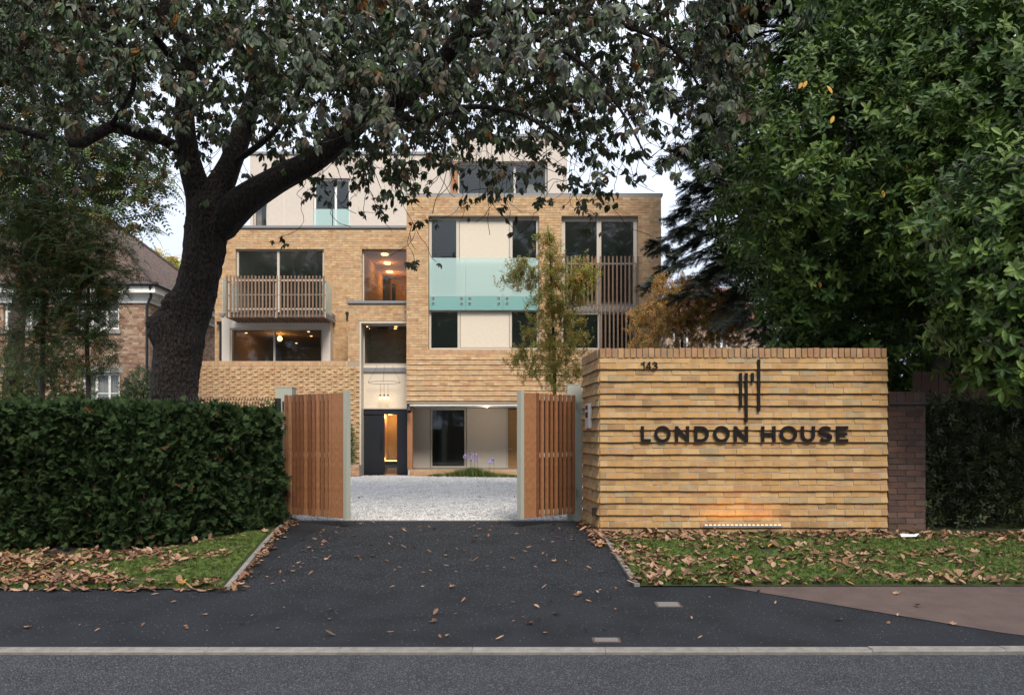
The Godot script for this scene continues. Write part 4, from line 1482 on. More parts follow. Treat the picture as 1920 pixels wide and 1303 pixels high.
	sk.limb([Vector3(-1.461, 6.013, -11.100), Vector3(-2.000, 7.052, -11.400), Vector3(-2.348, 7.937, -11.600), Vector3(-2.628, 8.850, -11.800)], [0.06, 0.05, 0.04, 0.03], sk.nearest(Vector3(-1.461, 6.013, -11.100)))
	sk.limb([Vector3(-4.606, 5.024, -12.300), Vector3(-4.418, 5.516, -12.400), Vector3(-4.166, 6.478, -12.600), Vector3(-3.973, 7.426, -12.800), Vector3(-3.728, 8.576, -13.000), Vector3(-3.509, 9.716, -13.000)], [0.24, 0.17, 0.145, 0.125, 0.10, 0.07], root)
	sk.limb([Vector3(-4.166, 6.478, -12.600), Vector3(-3.563, 7.443, -13.200), Vector3(-2.937, 8.183, -13.600), Vector3(-2.049, 8.658, -13.800)], [0.07, 0.06, 0.05, 0.03], sk.nearest(Vector3(-4.166, 6.478, -12.600)))
	sk.limb([Vector3(-4.855, 4.941, -12.300), Vector3(-4.956, 5.493, -12.100), Vector3(-4.980, 6.226, -12.000), Vector3(-4.841, 6.939, -11.800), Vector3(-5.088, 7.624, -11.600), Vector3(-5.154, 8.436, -11.400)], [0.22, 0.165, 0.135, 0.115, 0.09, 0.06], root)
	sk.limb([Vector3(-4.898, 6.586, -11.900), Vector3(-5.139, 6.949, -11.200), Vector3(-5.436, 6.926, -10.600), Vector3(-5.988, 6.779, -10.200)], [0.06, 0.05, 0.04, 0.02], sk.nearest(Vector3(-4.898, 6.586, -11.900)))
	sk.limb([Vector3(-4.964, 5.534, -12.100), Vector3(-5.215, 5.649, -11.800), Vector3(-5.471, 5.629, -11.500), Vector3(-5.757, 5.643, -11.300), Vector3(-6.029, 5.339, -11.100), Vector3(-6.346, 5.347, -11.000), Vector3(-6.850, 5.431, -10.800), Vector3(-7.367, 5.460, -10.600)], [0.10, 0.085, 0.08, 0.08, 0.07, 0.055, 0.045, 0.03], sk.nearest(Vector3(-4.964, 5.534, -12.100)))
	sk.limb([Vector3(-5.757, 5.643, -11.300), Vector3(-5.174, 6.014, -10.800), Vector3(-5.074, 6.347, -10.300), Vector3(-5.466, 6.467, -10.000)], [0.04, 0.035, 0.03, 0.015], sk.nearest(Vector3(-5.757, 5.643, -11.300)))
	sk.limb([Vector3(-4.435, 5.474, -12.400), Vector3(-3.522, 5.667, -11.600), Vector3(-2.969, 6.029, -11.000), Vector3(-2.575, 6.426, -10.600)], [0.05, 0.045, 0.035, 0.02], sk.nearest(Vector3(-4.435, 5.474, -12.400)))

	# where the crown reaches: the height of its underside along its width
	var under := [[-9.6, 4.9], [-7.0, 5.0], [-5.9, 5.05], [-4.9, 4.9], [-4.1, 5.05], [-3.4, 4.95], [-2.65, 4.5], [-1.9, 4.45], [-1.2, 4.7], [-0.45, 4.65], [0.3, 4.75], [1.0, 4.65], [1.8, 4.4], [2.3, 4.4], [2.75, 4.9], [3.2, 5.6], [3.6, 6.8]]
	nz.frequency = 0.75
	var spots := []
	var tries := 0
	while spots.size() < 4700 and tries < 200000:
		tries += 1
		var q := Vector3(rng.randf_range(-9.6, 3.55), rng.randf_range(4.1, 8.8), rng.randf_range(-14.2, -8.7))
		var lo := 9.0
		for i in under.size() - 1:
			if q.x >= under[i][0] and q.x <= under[i + 1][0]:
				lo = lerpf(under[i][1], under[i + 1][1], (q.x - under[i][0]) / (under[i + 1][0] - under[i][0]))
		lo -= 0.10 * (q.z + 11.0)
		var up := q.y - lo
		if up < 0: continue
		if q.x > 1.5 and q.z < -12.0: continue
		var keep := clampf(0.10 + 0.75 * smoothstep(0.25, 1.75, up), 0, 1) * (0.55 + 0.45 * smoothstep(-9.0, -3.0, q.x) if q.y < 5.6 else 1.0)
		keep *= smoothstep(-0.55, 0.0, ragged(q, nz) + (0.1 if up < 0.7 else 0.0))
		if rng.randf() < keep: spots.append(q)
	spots.sort_custom(func(a, b): return a.y > b.y)
	var tips := []
	for q in spots:
		tips.append(sk.reach(q, rng, 0.22 if q.y < 6.0 else 0.05))
	# bare hanging twigs along the underside
	for k in 1300:
		var j: int = tips[rng.randi_range(tips.size() / 2, tips.size() - 1)]
		var a := sk.p[j]
		if a.x < -4.6 and rng.randf() < 0.6: continue
		var n := rng.randi_range(4, 9)
		var d := Vector3(rng.randf_range(-0.6, 0.6), -0.9, rng.randf_range(-0.5, 0.5))
		for i in n:
			a += d.normalized() * 0.09
			d += Vector3(rng.randf_range(-0.45, 0.45), rng.randf_range(-0.1, 0.22), rng.randf_range(-0.3, 0.3))
			j = sk.add(a, j, 0.0)
		if rng.randf() < 0.35: tips.append(j)
	part("branches", sk.tubes(0.0042, 0.0026), M.bark, t)
	var items := []
	for j in tips:
		var q: Vector3 = sk.p[j]
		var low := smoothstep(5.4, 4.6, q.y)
		for k in (rng.randi_range(2, 5) if rng.randf() > low * 0.5 else 1):
			var a := rng.randf() * TAU
			var size := rng.randf_range(0.09, 0.17) * (1.0 - 0.15 * low)
			var at := q + Vector3(cos(a), rng.randf_range(-0.6, 0.4), sin(a)) * rng.randf_range(0.04, 0.16)
			var bs := Basis(Vector3.UP, a) * Basis(Vector3.RIGHT, rng.randf_range(0.0, 1.15)) * Basis(Vector3.FORWARD, rng.randf_range(-0.4, 0.4))
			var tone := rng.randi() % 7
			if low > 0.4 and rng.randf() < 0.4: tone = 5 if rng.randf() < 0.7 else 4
			if rng.randf() < 0.012: tone = 7
			items.append([Transform3D(bs * Basis.from_scale(Vector3.ONE * size), at), tone, false])
	pieces("leaf", "foliage", [palmate(7, 0.3), palmate(5, 0.7), palmate(6, 1.05), palmate(5, 1.6)], items, "chestnut", t, 300)
	for p in [Vector3(-2.317, 5.507, -10.900), Vector3(0.114, 5.425, -9.900), Vector3(-0.386, 6.116, -10.400)]:
		mb = MB.new()
		mb.lathe(p, [Vector2(0, -0.03), Vector2(0.024, -0.018), Vector2(0.032, 0), Vector2(0.024, 0.02), Vector2(0, 0.03)], 8)
		part("conker_husk", mb, PAL.chestnut.mats[7], t)


# a broad crown of sprigs over lobes; lobes are [centre, radii]
func lobed(t: Node3D, lobes: Array, count: int, meshes: Array, pal: String, odd: float, own: int, lump: float, inner := 0.5, leaf_part := "leafy_twig") -> void:
	var nz := FastNoiseLite.new()
	nz.seed = 12
	nz.frequency = lump
	var items := []
	var total := 0.0
	for l in lobes: total += l[1].x * l[1].y + l[1].z * l[1].y + l[1].x * l[1].z
	for l in lobes:
		var n := int(count * (l[1].x * l[1].y + l[1].z * l[1].y + l[1].x * l[1].z) / total)
		for k in n:
			var d := Vector3(rng.randfn(), rng.randfn(), rng.randfn()).normalized()
			var e := 1.0 - inner * pow(rng.randf(), 2.0)
			var q: Vector3 = l[0] + d * l[1]
			var bump := ragged(q, nz)
			e *= 1.0 + 0.26 * bump
			q = l[0] + d * l[1] * e
			if bump < -0.34 and rng.randf() < 0.75: continue
			if q.y < 0.1: continue
			var deep := false
			for o in lobes:
				if o != l and ((q - o[0]) / o[1]).length() < 0.62: deep = true
			if deep: continue
			var out: Vector3 = (d / l[1]).normalized() + Vector3(rng.randfn(), rng.randfn() + 0.75, rng.randfn()) * 0.5
			var tone: int = rng.randi() % (PAL[pal].cols.size() - 1)
			if rng.randf() < odd: tone = PAL[pal].cols.size() - 1
			items.append([Transform3D(up_turn(out, rng.randf() * TAU) * Basis.from_scale(Vector3.ONE * rng.randf_range(0.75, 1.2)), q), tone, false])
	pieces(leaf_part, "foliage", meshes, items, pal, t, own)


func stems(t: Node3D, foot: Vector3, lobes: Array, r: float, per_lobe: int, m: Material) -> void:
	var sk := Skel.new()
	var c := Vector3.ZERO
	for l in lobes: c += l[0] / lobes.size()
	sk.limb([foot, foot.lerp(c, 0.4) + Vector3(0.1, 0.2, 0), c], [r, r * 0.8, r * 0.5], -1, 0.3)
	for l in lobes:
		for k in per_lobe:
			var d := Vector3(rng.randfn(), rng.randfn() * 0.8, rng.randfn()).normalized()
			sk.reach(l[0] + d * l[1] * rng.randf_range(0.6, 0.9), rng, 0.05)
	part("trunk", sk.tubes(0.006, 0.006), m, t)


func build_right_trees() -> void:
	var t := thing("laurel_tree", "big glossy green cherry laurel with scattered yellow leaves overhanging the sign wall", "tree", Vector3(6.0, 0, -12.0))
	var lobes := [[Vector3(5.1, 5.3, -12.1), Vector3(2.1, 2.0, 1.5)], [Vector3(7.4, 5.6, -10.9), Vector3(2.3, 2.3, 1.6)], [Vector3(6.15, 3.1, -9.0), Vector3(1.25, 1.45, 0.7)], [Vector3(5.0, 4.0, -12.6), Vector3(1.25, 1.15, 1.0)], [Vector3(6.6, 7.6, -12.0), Vector3(2.2, 1.5, 1.6)], [Vector3(8.6, 3.8, -10.3), Vector3(1.4, 2.2, 1.0)], [Vector3(5.9, 4.2, -11.0), Vector3(0.95, 0.85, 0.8)], [Vector3(7.4, 3.6, -13.4), Vector3(3.0, 2.7, 0.8)], [Vector3(9.2, 5.0, -13.0), Vector3(2.2, 3.6, 0.9)], [Vector3(6.1, 2.7, -12.8), Vector3(1.9, 1.2, 0.8)]]
	stems(t, Vector3(6.1, 0, -12.2), lobes, 0.16, 26, M.thinbark)
	lobed(t, lobes, 15000, [broad_sprig(0.125, 9), broad_sprig(0.14, 7), broad_sprig(0.11, 10)], "laurel", 0.0, 300, 0.85)
	lobed(t, [[Vector3(6.15, 3.1, -9.0), Vector3(1.25, 1.45, 0.7)], [Vector3(5.75, 2.55, -9.3), Vector3(0.8, 0.75, 0.5)]], 900, [broad_sprig(0.13, 9), broad_sprig(0.145, 7)], "laurel", 0.0, 0, 0.9, 0.6)
	for k in 30:
		var l: Array = lobes[[0, 0, 1, 1, 2, 3, 5][k % 7]]
		var d := Vector3(rng.randf_range(-0.7, 0.7), rng.randf_range(-0.5, 0.6), 1.0).normalized()
		var mb := MB.new()
		mb.leaf(Vector3.ZERO, Vector3(rng.randf_range(-0.6, 0.6), -0.9, 0.4), Vector3(0, 0.5, 1), rng.randf_range(0.10, 0.16), 0.05, 0.2, 0.15)
		var q: Vector3 = l[0] + d * l[1] * 1.03
		for i in mb.v.size(): mb.v[i] += q
		part("yellow_leaf", mb, PAL.laurel.mats[5], t)
	# a dark yew behind them
	t = thing("yew_tree", "black-green yew mass in the shade behind the laurel's trunk and the timber fence", "tree", Vector3(7.5, 0, -15.5))
	lobes = [[Vector3(7.4, 2.6, -15.6), Vector3(2.3, 2.5, 1.0)], [Vector3(10.5, 3.2, -15.4), Vector3(3.0, 3.2, 1.1)], [Vector3(8.6, 6.2, -16.0), Vector3(3.4, 3.2, 1.1)]]
	stems(t, Vector3(7.5, 0, -15.5), lobes, 0.2, 18, M.twig)
	lobed(t, lobes, 5200, [needle_sprig(0.34, 10, 0.11, 0.012)], "conifer", 0.0, 0, 0.8)
	# dark conifer behind
	conifer("cedar_tree", "very dark spreading conifer with sweeping boughs behind the laurel", Vector3(7.0, 0, -18.5), 15.0, 3.85, 130, 62, 4.4)
	conifer("cedar_tree", "dark conifer further back and right, mostly hidden behind the laurel", Vector3(13.0, 0, -20.0), 14.0, 4.8, 80, 50)


func conifer(called: String, label: String, foot: Vector3, high: float, reach: float, boughs: int, sprays: int, low := 1.6) -> void:
	var t := thing(called, label, "tree", foot)
	var mb := MB.new()
	mb.tube(PackedVector3Array([foot, foot + Vector3(0.1, high * 0.5, 0), foot + Vector3(0, high, 0)]), PackedFloat32Array([0.35, 0.22, 0.03]), 10)
	part("trunk", mb, M.twig, t)
	mb = MB.new()
	var wh := []
	var co := []
	for k in boughs:
		var y := low + (high - low - 0.4) * (k + rng.randf()) / boughs
		var a := k * 2.39996 + rng.randf_range(-0.3, 0.3)
		var l := reach * (1.0 - 0.5 * maxf(0.0, (y - 5.0) / (high - 5.0))) * rng.randf_range(0.75, 1.08)
		var d := Vector3(cos(a), 0, sin(a))
		var pts := PackedVector3Array()
		var rr := PackedFloat32Array()
		for i in 9:
			var s := i / 8.0
			pts.append(foot + Vector3(0, y + 0.30 * l * s - 0.55 * l * s * s, 0) + d * l * s + Vector3(rng.randf_range(-0.04, 0.04), 0, rng.randf_range(-0.04, 0.04)))
			rr.append(lerpf(0.05, 0.006, s))
		mb.tube(pts, rr, 5)
		for j in sprays:
			var s := 0.12 + 0.88 * sqrt((j + rng.randf()) / sprays)
			var f := s * 8.0
			var i := mini(int(f), 7)
			var c: Vector3 = pts[i].lerp(pts[i + 1], f - i)
			var side := d.cross(Vector3.UP) * rng.randf_range(-1, 1)
			var w := l * 0.26 * (1.0 - s * 0.75)
			c += side * w + Vector3(0, -0.15 * absf(side.length()) * w - rng.randf_range(0, 0.12), 0)
			var dir := d + side * 0.9 + Vector3(0, rng.randf_range(-0.75, 0.05), 0)
			wh.append(Transform3D(fore_turn(dir, rng.randf_range(-0.5, 0.5)) * Basis.from_scale(Vector3.ONE * rng.randf_range(0.8, 1.3)), c))
			co.append(PAL.conifer.cols[rng.randi() % 4])
	part("boughs", mb, M.twig, t)
	scatter("foliage", needle_sprig(0.42, 12, 0.13, 0.011), wh, co, PAL.conifer.multi, t)


# a light tree of twigs and small leaves; the crown is a list of [centre, radii, how many]
func airy(called: String, label: String, foot: Array, rads: Array, crown: Array, meshes: Array, pal: String, per_tip: int, m: Material, group := "", size := 1.0) -> void:
	var t := thing(called, label, "tree", Vector3(foot[0].x, gy(foot[0].z), foot[0].z), group)
	var sk := Skel.new()
	sk.limb(foot, rads, -1, 0.14)
	var items := []
	var spots := []
	for c in crown:
		for k in c[2]:
			var d := Vector3(rng.randfn(), rng.randfn(), rng.randfn()).normalized() * pow(rng.randf(), 0.45)
			spots.append(c[0] + d * c[1])
	var eye: Vector3 = foot[-1]
	spots.sort_custom(func(a, b): return absf(a.x - eye.x) < absf(b.x - eye.x))
	for q in spots:
		var j := sk.reach(q, rng, -0.12)
		for k in per_tip:
			var at: Vector3 = sk.p[j].lerp(sk.p[maxi(sk.par[j], 0)], rng.randf() * 1.2) + Vector3(rng.randfn(), rng.randfn(), rng.randfn()) * 0.05
			var bs := Basis.from_euler(Vector3(rng.randf_range(-0.9, 0.9), rng.randf() * TAU, rng.randf_range(-0.9, 0.9)))
			items.append([Transform3D(bs * Basis.from_scale(Vector3.ONE * size * rng.randf_range(0.7, 1.25)), at), rng.randi() % PAL[pal].cols.size(), false])
	part("trunk", sk.tubes(0.003, 0.0034), m, t)
	var w := []
	var co := []
	for i in items:
		w.append(i[0]); co.append(PAL[pal].cols[i[1]])
	scatter("foliage", meshes[0], w, co, PAL[pal].multi, t)


func build_small_trees() -> void:
	var ss := small_sprig()
	airy("amelanchier_tree", "slender multi-stemmed young tree with olive and orange leaves in front of the building", [Vector3(0.80, 0.02, -16), Vector3(0.864, 2.129, -16.000), Vector3(0.842, 3.155, -16.000), Vector3(0.799, 4.235, -16.000), Vector3(0.756, 5.314, -16.000)], [0.05, 0.04, 0.032, 0.022, 0.008], [[Vector3(0.810, 2.993, -16.000), Vector3(0.85, 0.75, 0.7), 170], [Vector3(0.864, 4.019, -16.000), Vector3(0.88, 0.75, 0.6), 150], [Vector3(0.130, 4.450, -16.000), Vector3(0.38, 0.34, 0.3), 44], [Vector3(1.404, 4.342, -16.000), Vector3(0.38, 0.5, 0.3), 56], [Vector3(0.756, 4.990, -16.000), Vector3(0.32, 0.55, 0.3), 34], [Vector3(1.119, 2.331, -15.800), Vector3(0.6, 0.35, 0.4), 40], [Vector3(0.270, 2.615, -16.000), Vector3(0.45, 0.35, 0.4), 22]], [ss], "amber", 6, M.thinbark)
	airy("maple_tree", "rust-orange autumn shrub-like tree beside the building's right corner, above the sign wall", [Vector3(3.6, 0.05, -17.5), Vector3(3.779, 2.631, -17.500), Vector3(3.720, 3.811, -17.500), Vector3(3.661, 4.461, -17.500)], [0.05, 0.04, 0.02, 0.008], [[Vector3(3.188, 3.575, -17.500), Vector3(0.75, 0.75, 0.7), 170], [Vector3(4.369, 3.693, -17.500), Vector3(0.9, 0.7, 0.7), 190], [Vector3(3.779, 4.284, -17.500), Vector3(0.8, 0.5, 0.6), 130], [Vector3(3.365, 4.461, -17.500), Vector3(0.3, 0.4, 0.3), 20], [Vector3(4.844, 3.781, -17.300), Vector3(0.55, 0.5, 0.5), 90]], [ss], "rust", 7, M.thinbark)
	var fs := feather_sprig(0.2, 6, 0.2)
	airy("young_rowan_tree", "slender dark-stemmed young tree with fine leaves, leftmost of the two by the neighbouring house", [Vector3(-8.3, 0.02, -14), Vector3(-8.332, 1.917, -14.000), Vector3(-8.313, 3.287, -14.000), Vector3(-8.275, 4.421, -14.000), Vector3(-8.219, 5.177, -14.000)], [0.055, 0.045, 0.035, 0.022, 0.008], [[Vector3(-8.360, 3.098, -14.000), Vector3(0.75, 1.05, 0.6), 300], [Vector3(-8.313, 4.326, -14.000), Vector3(0.95, 1.0, 0.7), 420], [Vector3(-8.596, 4.893, -14.000), Vector3(1.1, 0.6, 0.7), 240]], [fs], "rowan", 4, M.twig, "young trees by the neighbouring house")
	airy("young_rowan_tree", "slender young tree with fine leaves whose boughs spread across the neighbouring house's windows", [Vector3(-7.45, 0.02, -13.8), Vector3(-7.403, 1.907, -13.800), Vector3(-7.431, 2.885, -13.800), Vector3(-7.403, 4.002, -13.800), Vector3(-7.449, 4.933, -13.800)], [0.05, 0.042, 0.034, 0.022, 0.008], [[Vector3(-7.449, 3.071, -13.800), Vector3(0.6, 0.95, 0.55), 190], [Vector3(-7.403, 4.188, -13.800), Vector3(0.85, 0.95, 0.7), 360], [Vector3(-7.030, 3.630, -13.800), Vector3(0.3, 0.3, 0.3), 22], [Vector3(-7.123, 2.699, -13.800), Vector3(0.3, 0.4, 0.3), 20]], [fs], "rowan", 4, M.twig, "young trees by the neighbouring house")
	var bs := feather_sprig(0.42, 6, 0.24)
	airy("ash_tree", "tall feathery dark green tree with orange tints rising over the neighbouring house", [Vector3(-11.4, 0.05, -18), Vector3(-11.3, 3.5, -18), Vector3(-11.0, 6.0, -18), Vector3(-10.6, 9.5, -18)], [0.2, 0.17, 0.12, 0.04], [[Vector3(-11.5, 7.3, -18), Vector3(2.6, 1.5, 1.6), 420], [Vector3(-8.9, 7.0, -17.8), Vector3(1.4, 1.4, 1.2), 160], [Vector3(-11, 9.8, -18), Vector3(3.4, 1.6, 2.0), 320]], [bs], "rowan", 5, M.twig)
	airy("autumn_tree", "distant yellow-green autumn tree between the neighbouring house and the chestnut trunk", [Vector3(-18.6, 0.09, -42), Vector3(-18.6, 5, -42), Vector3(-18.2, 9.5, -42)], [0.25, 0.2, 0.06], [[Vector3(-19.2, 8.6, -42), Vector3(2.6, 2.6, 2.0), 360], [Vector3(-16.5, 7.0, -42), Vector3(2.0, 2.6, 1.6), 200]], [feather_sprig(0.6, 5, 0.35)], "amber", 6, M.twig)
	# clipped bushes behind the hedge
	for p in [["golden_shrub", "rounded yellow-green clipped shrub behind the hedge, below the young trees", [[Vector3(-8.704, 2.222, -15.000), Vector3(0.62, 0.55, 0.5)]], "bushes"], ["golden_shrub", "yellow-green clipped shrub at the far left behind the hedge", [[Vector3(-9.534, 2.273, -15.000), Vector3(0.5, 0.55, 0.5)]], "bushes"], ["box_shrub", "bright green clipped round shrub beside the chestnut trunk, before the neighbouring house", [[Vector3(-7.938, 2.131, -17.000), Vector3(0.45, 0.5, 0.4)]], "box"]]:
		var c: Vector3 = p[2][0][0]
		var t := thing(p[0], p[1], "shrub", Vector3(c.x, 0, c.z))
		stems(t, Vector3(c.x, 0, c.z), p[2], 0.04, 30, M.twig)
		var all: Array = p[2].duplicate()
		all.append([Vector3(c.x, 0.8, c.z), p[2][0][1] * Vector3(0.95, 1.4, 0.95)])
		lobed(t, all, 1500, [ss, broad_sprig(0.05)], p[3], 0.2, 0, 1.6, 0.5)
	# trees on the far side of the road, mirrored in the windows
	for p in [["broad", -19.0, 16.0, 15.5, 4.2], ["slim", -11.5, 18.0, 10.0, 2.6], ["low rounded", -5.2, 16.0, 7.4, 2.8], ["tall spreading", 3.2, 17.0, 15.5, 4.6], ["tallest", 12.0, 17.5, 16.5, 5.0]]:
		var c := Vector3(p[1], 0, p[2])
		var t := thing("roadside_tree", p[0] + " green roadside tree across the road, mirrored in the building's windows", "tree", c, "trees across the road")
		var h: float = p[3]
		var w: float = p[4]
		var lobes := [[c + Vector3(0, h, 0), Vector3(w, h * 0.34, w * 0.8)], [c + Vector3(w * 0.5, h * 0.62, 0.4), Vector3(w * 0.75, h * 0.27, w * 0.6)], [c + Vector3(-w * 0.5, h * 0.68, -0.3), Vector3(w * 0.75, h * 0.27, w * 0.6)]]
		stems(t, c, lobes, 0.3, 16, M.twig)
		lobed(t, lobes, int(95.0 * w * w), [broad_sprig(0.42, 9)], "chestnut", 0.03, 0, 0.5)


func hedge(called: String, label: String, foot: Array, high: float, pal: String, mesh: Mesh, count: int, deep: float) -> void:
	var t := thing(called, label, "hedge", Vector3(foot[0].x, 0, foot[0].y))
	var nz := FastNoiseLite.new()
	nz.seed = 21
	nz.frequency = 1.25
	var c := Vector2.ZERO
	for f in foot: c += f / foot.size()
	var pv := PackedVector2Array(foot)
	var inner: Array = Geometry2D.offset_polygon(pv, -deep - 0.06)
	var mb := MB.new()
	if inner:
		var q: PackedVector2Array = inner[0]
		for k in q.size():
			var a := q[k]
			var b := q[(k + 1) % q.size()]
			mb.quad(Vector3(a.x, 0, a.y), Vector3(b.x, 0, b.y), Vector3(b.x, high - deep - 0.05, b.y), Vector3(a.x, high - deep - 0.05, a.y))
		var tr := Geometry2D.triangulate_polygon(q)
		for k in range(0, tr.size(), 3):
			mb.tri(Vector3(q[tr[k]].x, high - deep - 0.05, q[tr[k]].y), Vector3(q[tr[k + 1]].x, high - deep - 0.05, q[tr[k + 1]].y), Vector3(q[tr[k + 2]].x, high - deep - 0.05, q[tr[k + 2]].y))
		part("twiggy_core", mb, PAL[pal].mats[2], t)
	var wh := []
	var co := []
	var n := foot.size()
	var lens := []
	var total := 0.0
	for k in n:
		var l: float = foot[k].distance_to(foot[(k + 1) % n])
		lens.append(l * high); total += l * high
	var area := absf(_area(pv))
	total += area
	for k in n:
		var a: Vector2 = foot[k]
		var b: Vector2 = foot[(k + 1) % n]
		var out := (b - a).orthogonal().normalized()
		if out.dot((a + b) / 2 - c) < 0: out = -out
		for i in int(count * lens[k] / total):
			var s := a.lerp(b, rng.randf())
			var y := rng.randf_range(0.02, high)
			var q := Vector3(s.x, y, s.y)
			var bump := ragged(q, nz)
			var inw := deep * pow(rng.randf(), 1.6) - 0.22 * bump - 0.08 * ragged(q * 3.1, nz)
			q -= Vector3(out.x, 0, out.y) * inw
			var d := Vector3(out.x, rng.randf_range(-0.5, 0.9), out.y) + Vector3(rng.randfn(), rng.randfn(), rng.randfn()) * 0.55
			wh.append(Transform3D(fore_turn(d, rng.randf_range(-1.5, 1.5)) * Basis.from_scale(Vector3.ONE * rng.randf_range(0.7, 1.25)), q))
			co.append(PAL[pal].cols[(rng.randi() % (PAL[pal].cols.size() - 1)) if rng.randf() > 0.015 else PAL[pal].cols.size() - 1])
	var lo := pv[0]
	var hi := pv[0]
	for p in pv:
		lo = lo.min(p); hi = hi.max(p)
	var made := 0
	while made < int(count * area / total):
		var s := Vector2(rng.randf_range(lo.x, hi.x), rng.randf_range(lo.y, hi.y))
		if not Geometry2D.is_point_in_polygon(s, pv): continue
		made += 1
		var q := Vector3(s.x, high, s.y)
		q.y += -deep * pow(rng.randf(), 1.6) + 0.10 * ragged(q, nz) + 0.06 * ragged(q * 3, nz) + (rng.randf() * 0.09 if rng.randf() < 0.12 else 0.0)
		var d := Vector3(rng.randfn() * 0.6, 0.8, rng.randfn() * 0.6)
		wh.append(Transform3D(fore_turn(d, rng.randf() * 6.0) * Basis.from_scale(Vector3.ONE * rng.randf_range(0.7, 1.25)), q))
		co.append(PAL[pal].cols[rng.randi() % (PAL[pal].cols.size() - 1)])
	scatter("foliage", mesh, wh, co, PAL[pal].multi, t)


func _area(p: PackedVector2Array) -> float:
	var a := 0.0
	for i in p.size():
		a += p[i].cross(p[(i + 1) % p.size()]) / 2
	return a


# ---------------------------------------------------------------- the neighbours
func build_neighbour() -> void:
	var t := thing("brick_house", "older red-brown brick house with tiled hip roof and white windows, left of the chestnut", "house", Vector3(-15.5, 0.09, -27))
	var x1 := -12.407
	var x0 := x1 - 8.0
	var ey := 6.109
	var f := face(Vector3(x0, 0, -27), Vector3.RIGHT)
	var holes := []
	for w in [[-14.957, -13.445, 4.907, 6.091], [-14.721, -13.427, 1.955, 3.431], [-17.399, -16.123, 4.907, 6.091], [-17.399, -16.123, 1.955, 3.431]]:
		holes.append([w[0] - x0, w[1] - x0, w[2], w[3]])
	var mb := MB.new()
	var items := []
	wall_body(mb, f, 8.0, 0, ey, 0.3, holes)
	lay(items, f, 8.0, 0.05, int((ey - 0.05) / 0.075), holes, "flemish", [0, 1, 1, 2, 3, 3, 4])
	var g := face(Vector3(x1, 0, -27), Vector3.FORWARD)
	wall_body(mb, face(Vector3(x1, 0, -27.31), Vector3.FORWARD), 8.6, 0, ey, 0.3, [])
	lay(items, g, 8.9, 0.05, int((ey - 0.05) / 0.075), [], "flemish", [0, 1, 1, 2, 3, 3, 4], true)
	mb.box(x0, x1 - 0.31, 0, ey, -35.9, -35.6)
	mb.box(x0, x0 + 0.3, 0, ey, -35.59, -27.31)
	part("wall", mb, M.mortar_dull, t)
	pieces("brick", "brickwork", brick_meshes, items, "house", t, 200)
	for h in holes:
		var a: float = h[0] + x0
		var b: float = h[1] + x0
		var fr := window(t, a + 0.01, b - 0.01, h[2] + 0.01, h[3] - 0.01, -27.1, 0.065, [lerpf(a, b, 0.36), lerpf(a, b, 0.70)], M.white)
		mb = MB.new()
		mb.box(a + 0.07, b - 0.07, lerpf(h[2], h[3], 0.52), lerpf(h[2], h[3], 0.52) + 0.03, -27.13, -27.098)
		part("glazing_bar", mb, M.white, fr)
		mb = MB.new()
		var x: float = a + 0.1
		while x < b - 0.1:
			mb.lathe(Vector3(x, h[2] + 0.05, -27.28), [Vector2(0.05, 0), Vector2(0.045, h[3] - h[2] - 0.1)], 8)
			x += 0.085
		part("curtain", mb, M.curtain, fr)
		room(t, a - 0.05, b + 0.05, h[2] - 0.05, h[3] + 0.05, -27.33, -31, M.interior)
		mb = MB.new()
		mb.box(a - 0.08, b + 0.08, h[2] - 0.14, h[2] - 0.002, -27.12, -26.93)
		mb.box(a - 0.12, b + 0.12, h[3] + 0.002, h[3] + 0.22, -27.02, -26.985)
		part("stone_dressing", mb, M.concrete, t)
	# eaves and roof
	mb = MB.new()
	mb.box(x0 - 0.35, x1 + 0.35, ey + 0.001, ey + 0.06, -36.2, -26.65)
	mb.box(x0 - 0.35, x1 + 0.35, ey + 0.06, ey + 0.24, -26.7, -26.66)
	mb.box(x1 + 0.30, x1 + 0.34, ey + 0.06, ey + 0.24, -36.1, -26.71)
	mb.box(x0, x1 + 0.06, ey - 0.3, ey - 0.001, -26.99, -26.93)
	mb.box(x1 + 0.008, x1 + 0.06, ey - 0.3, ey - 0.001, -35.8, -26.995)
	part("eaves", mb, M.white, t)
	mb = MB.new()
	for k in 40:
		mb.box(x1 + 0.062, x1 + 0.17, ey - 0.16, ey - 0.002, -27.1 - 0.22 * k, -27.0 - 0.22 * k)
	part("dentil", mb, M.white, t)
	mb = MB.new()
	mb.box(x1 - 0.75, x1 - 0.62, ey - 0.14, ey - 0.02, -26.92, -26.86)
	part("alarm_box", mb, M.white, t)
	mb = MB.new()
	mb.rod(Vector3(x0 - 0.4, ey + 0.27, -26.6), Vector3(x1 + 0.4, ey + 0.27, -26.6), 0.06)
	mb.rod(Vector3(x1 + 0.4, ey + 0.27, -26.6), Vector3(x1 + 0.4, ey + 0.27, -36.1), 0.06)
	mb.tube(PackedVector3Array([Vector3(x1 + 0.2, ey + 0.24, -26.62), Vector3(x1 + 0.15, ey - 0.1, -26.8), Vector3(x1 - 0.05, ey - 0.4, -26.93), Vector3(x1 - 0.05, 0.1, -26.93)]), PackedFloat32Array([0.045, 0.045, 0.045, 0.045]), 8)
	part("gutter", mb, M.gutter, t)
	# hipped roof: a slope to the front and one to the right, tiled course by course
	var rise := 3.9
	var a0 := Vector3(x0 - 0.4, ey + 0.25, -26.6)
	var b0 := Vector3(x1 + 0.4, ey + 0.25, -26.6)
	var c0 := Vector3(x1 + 0.4, ey + 0.25, -36.2)
	var d0 := Vector3(x0 - 0.4, ey + 0.25, -36.2)
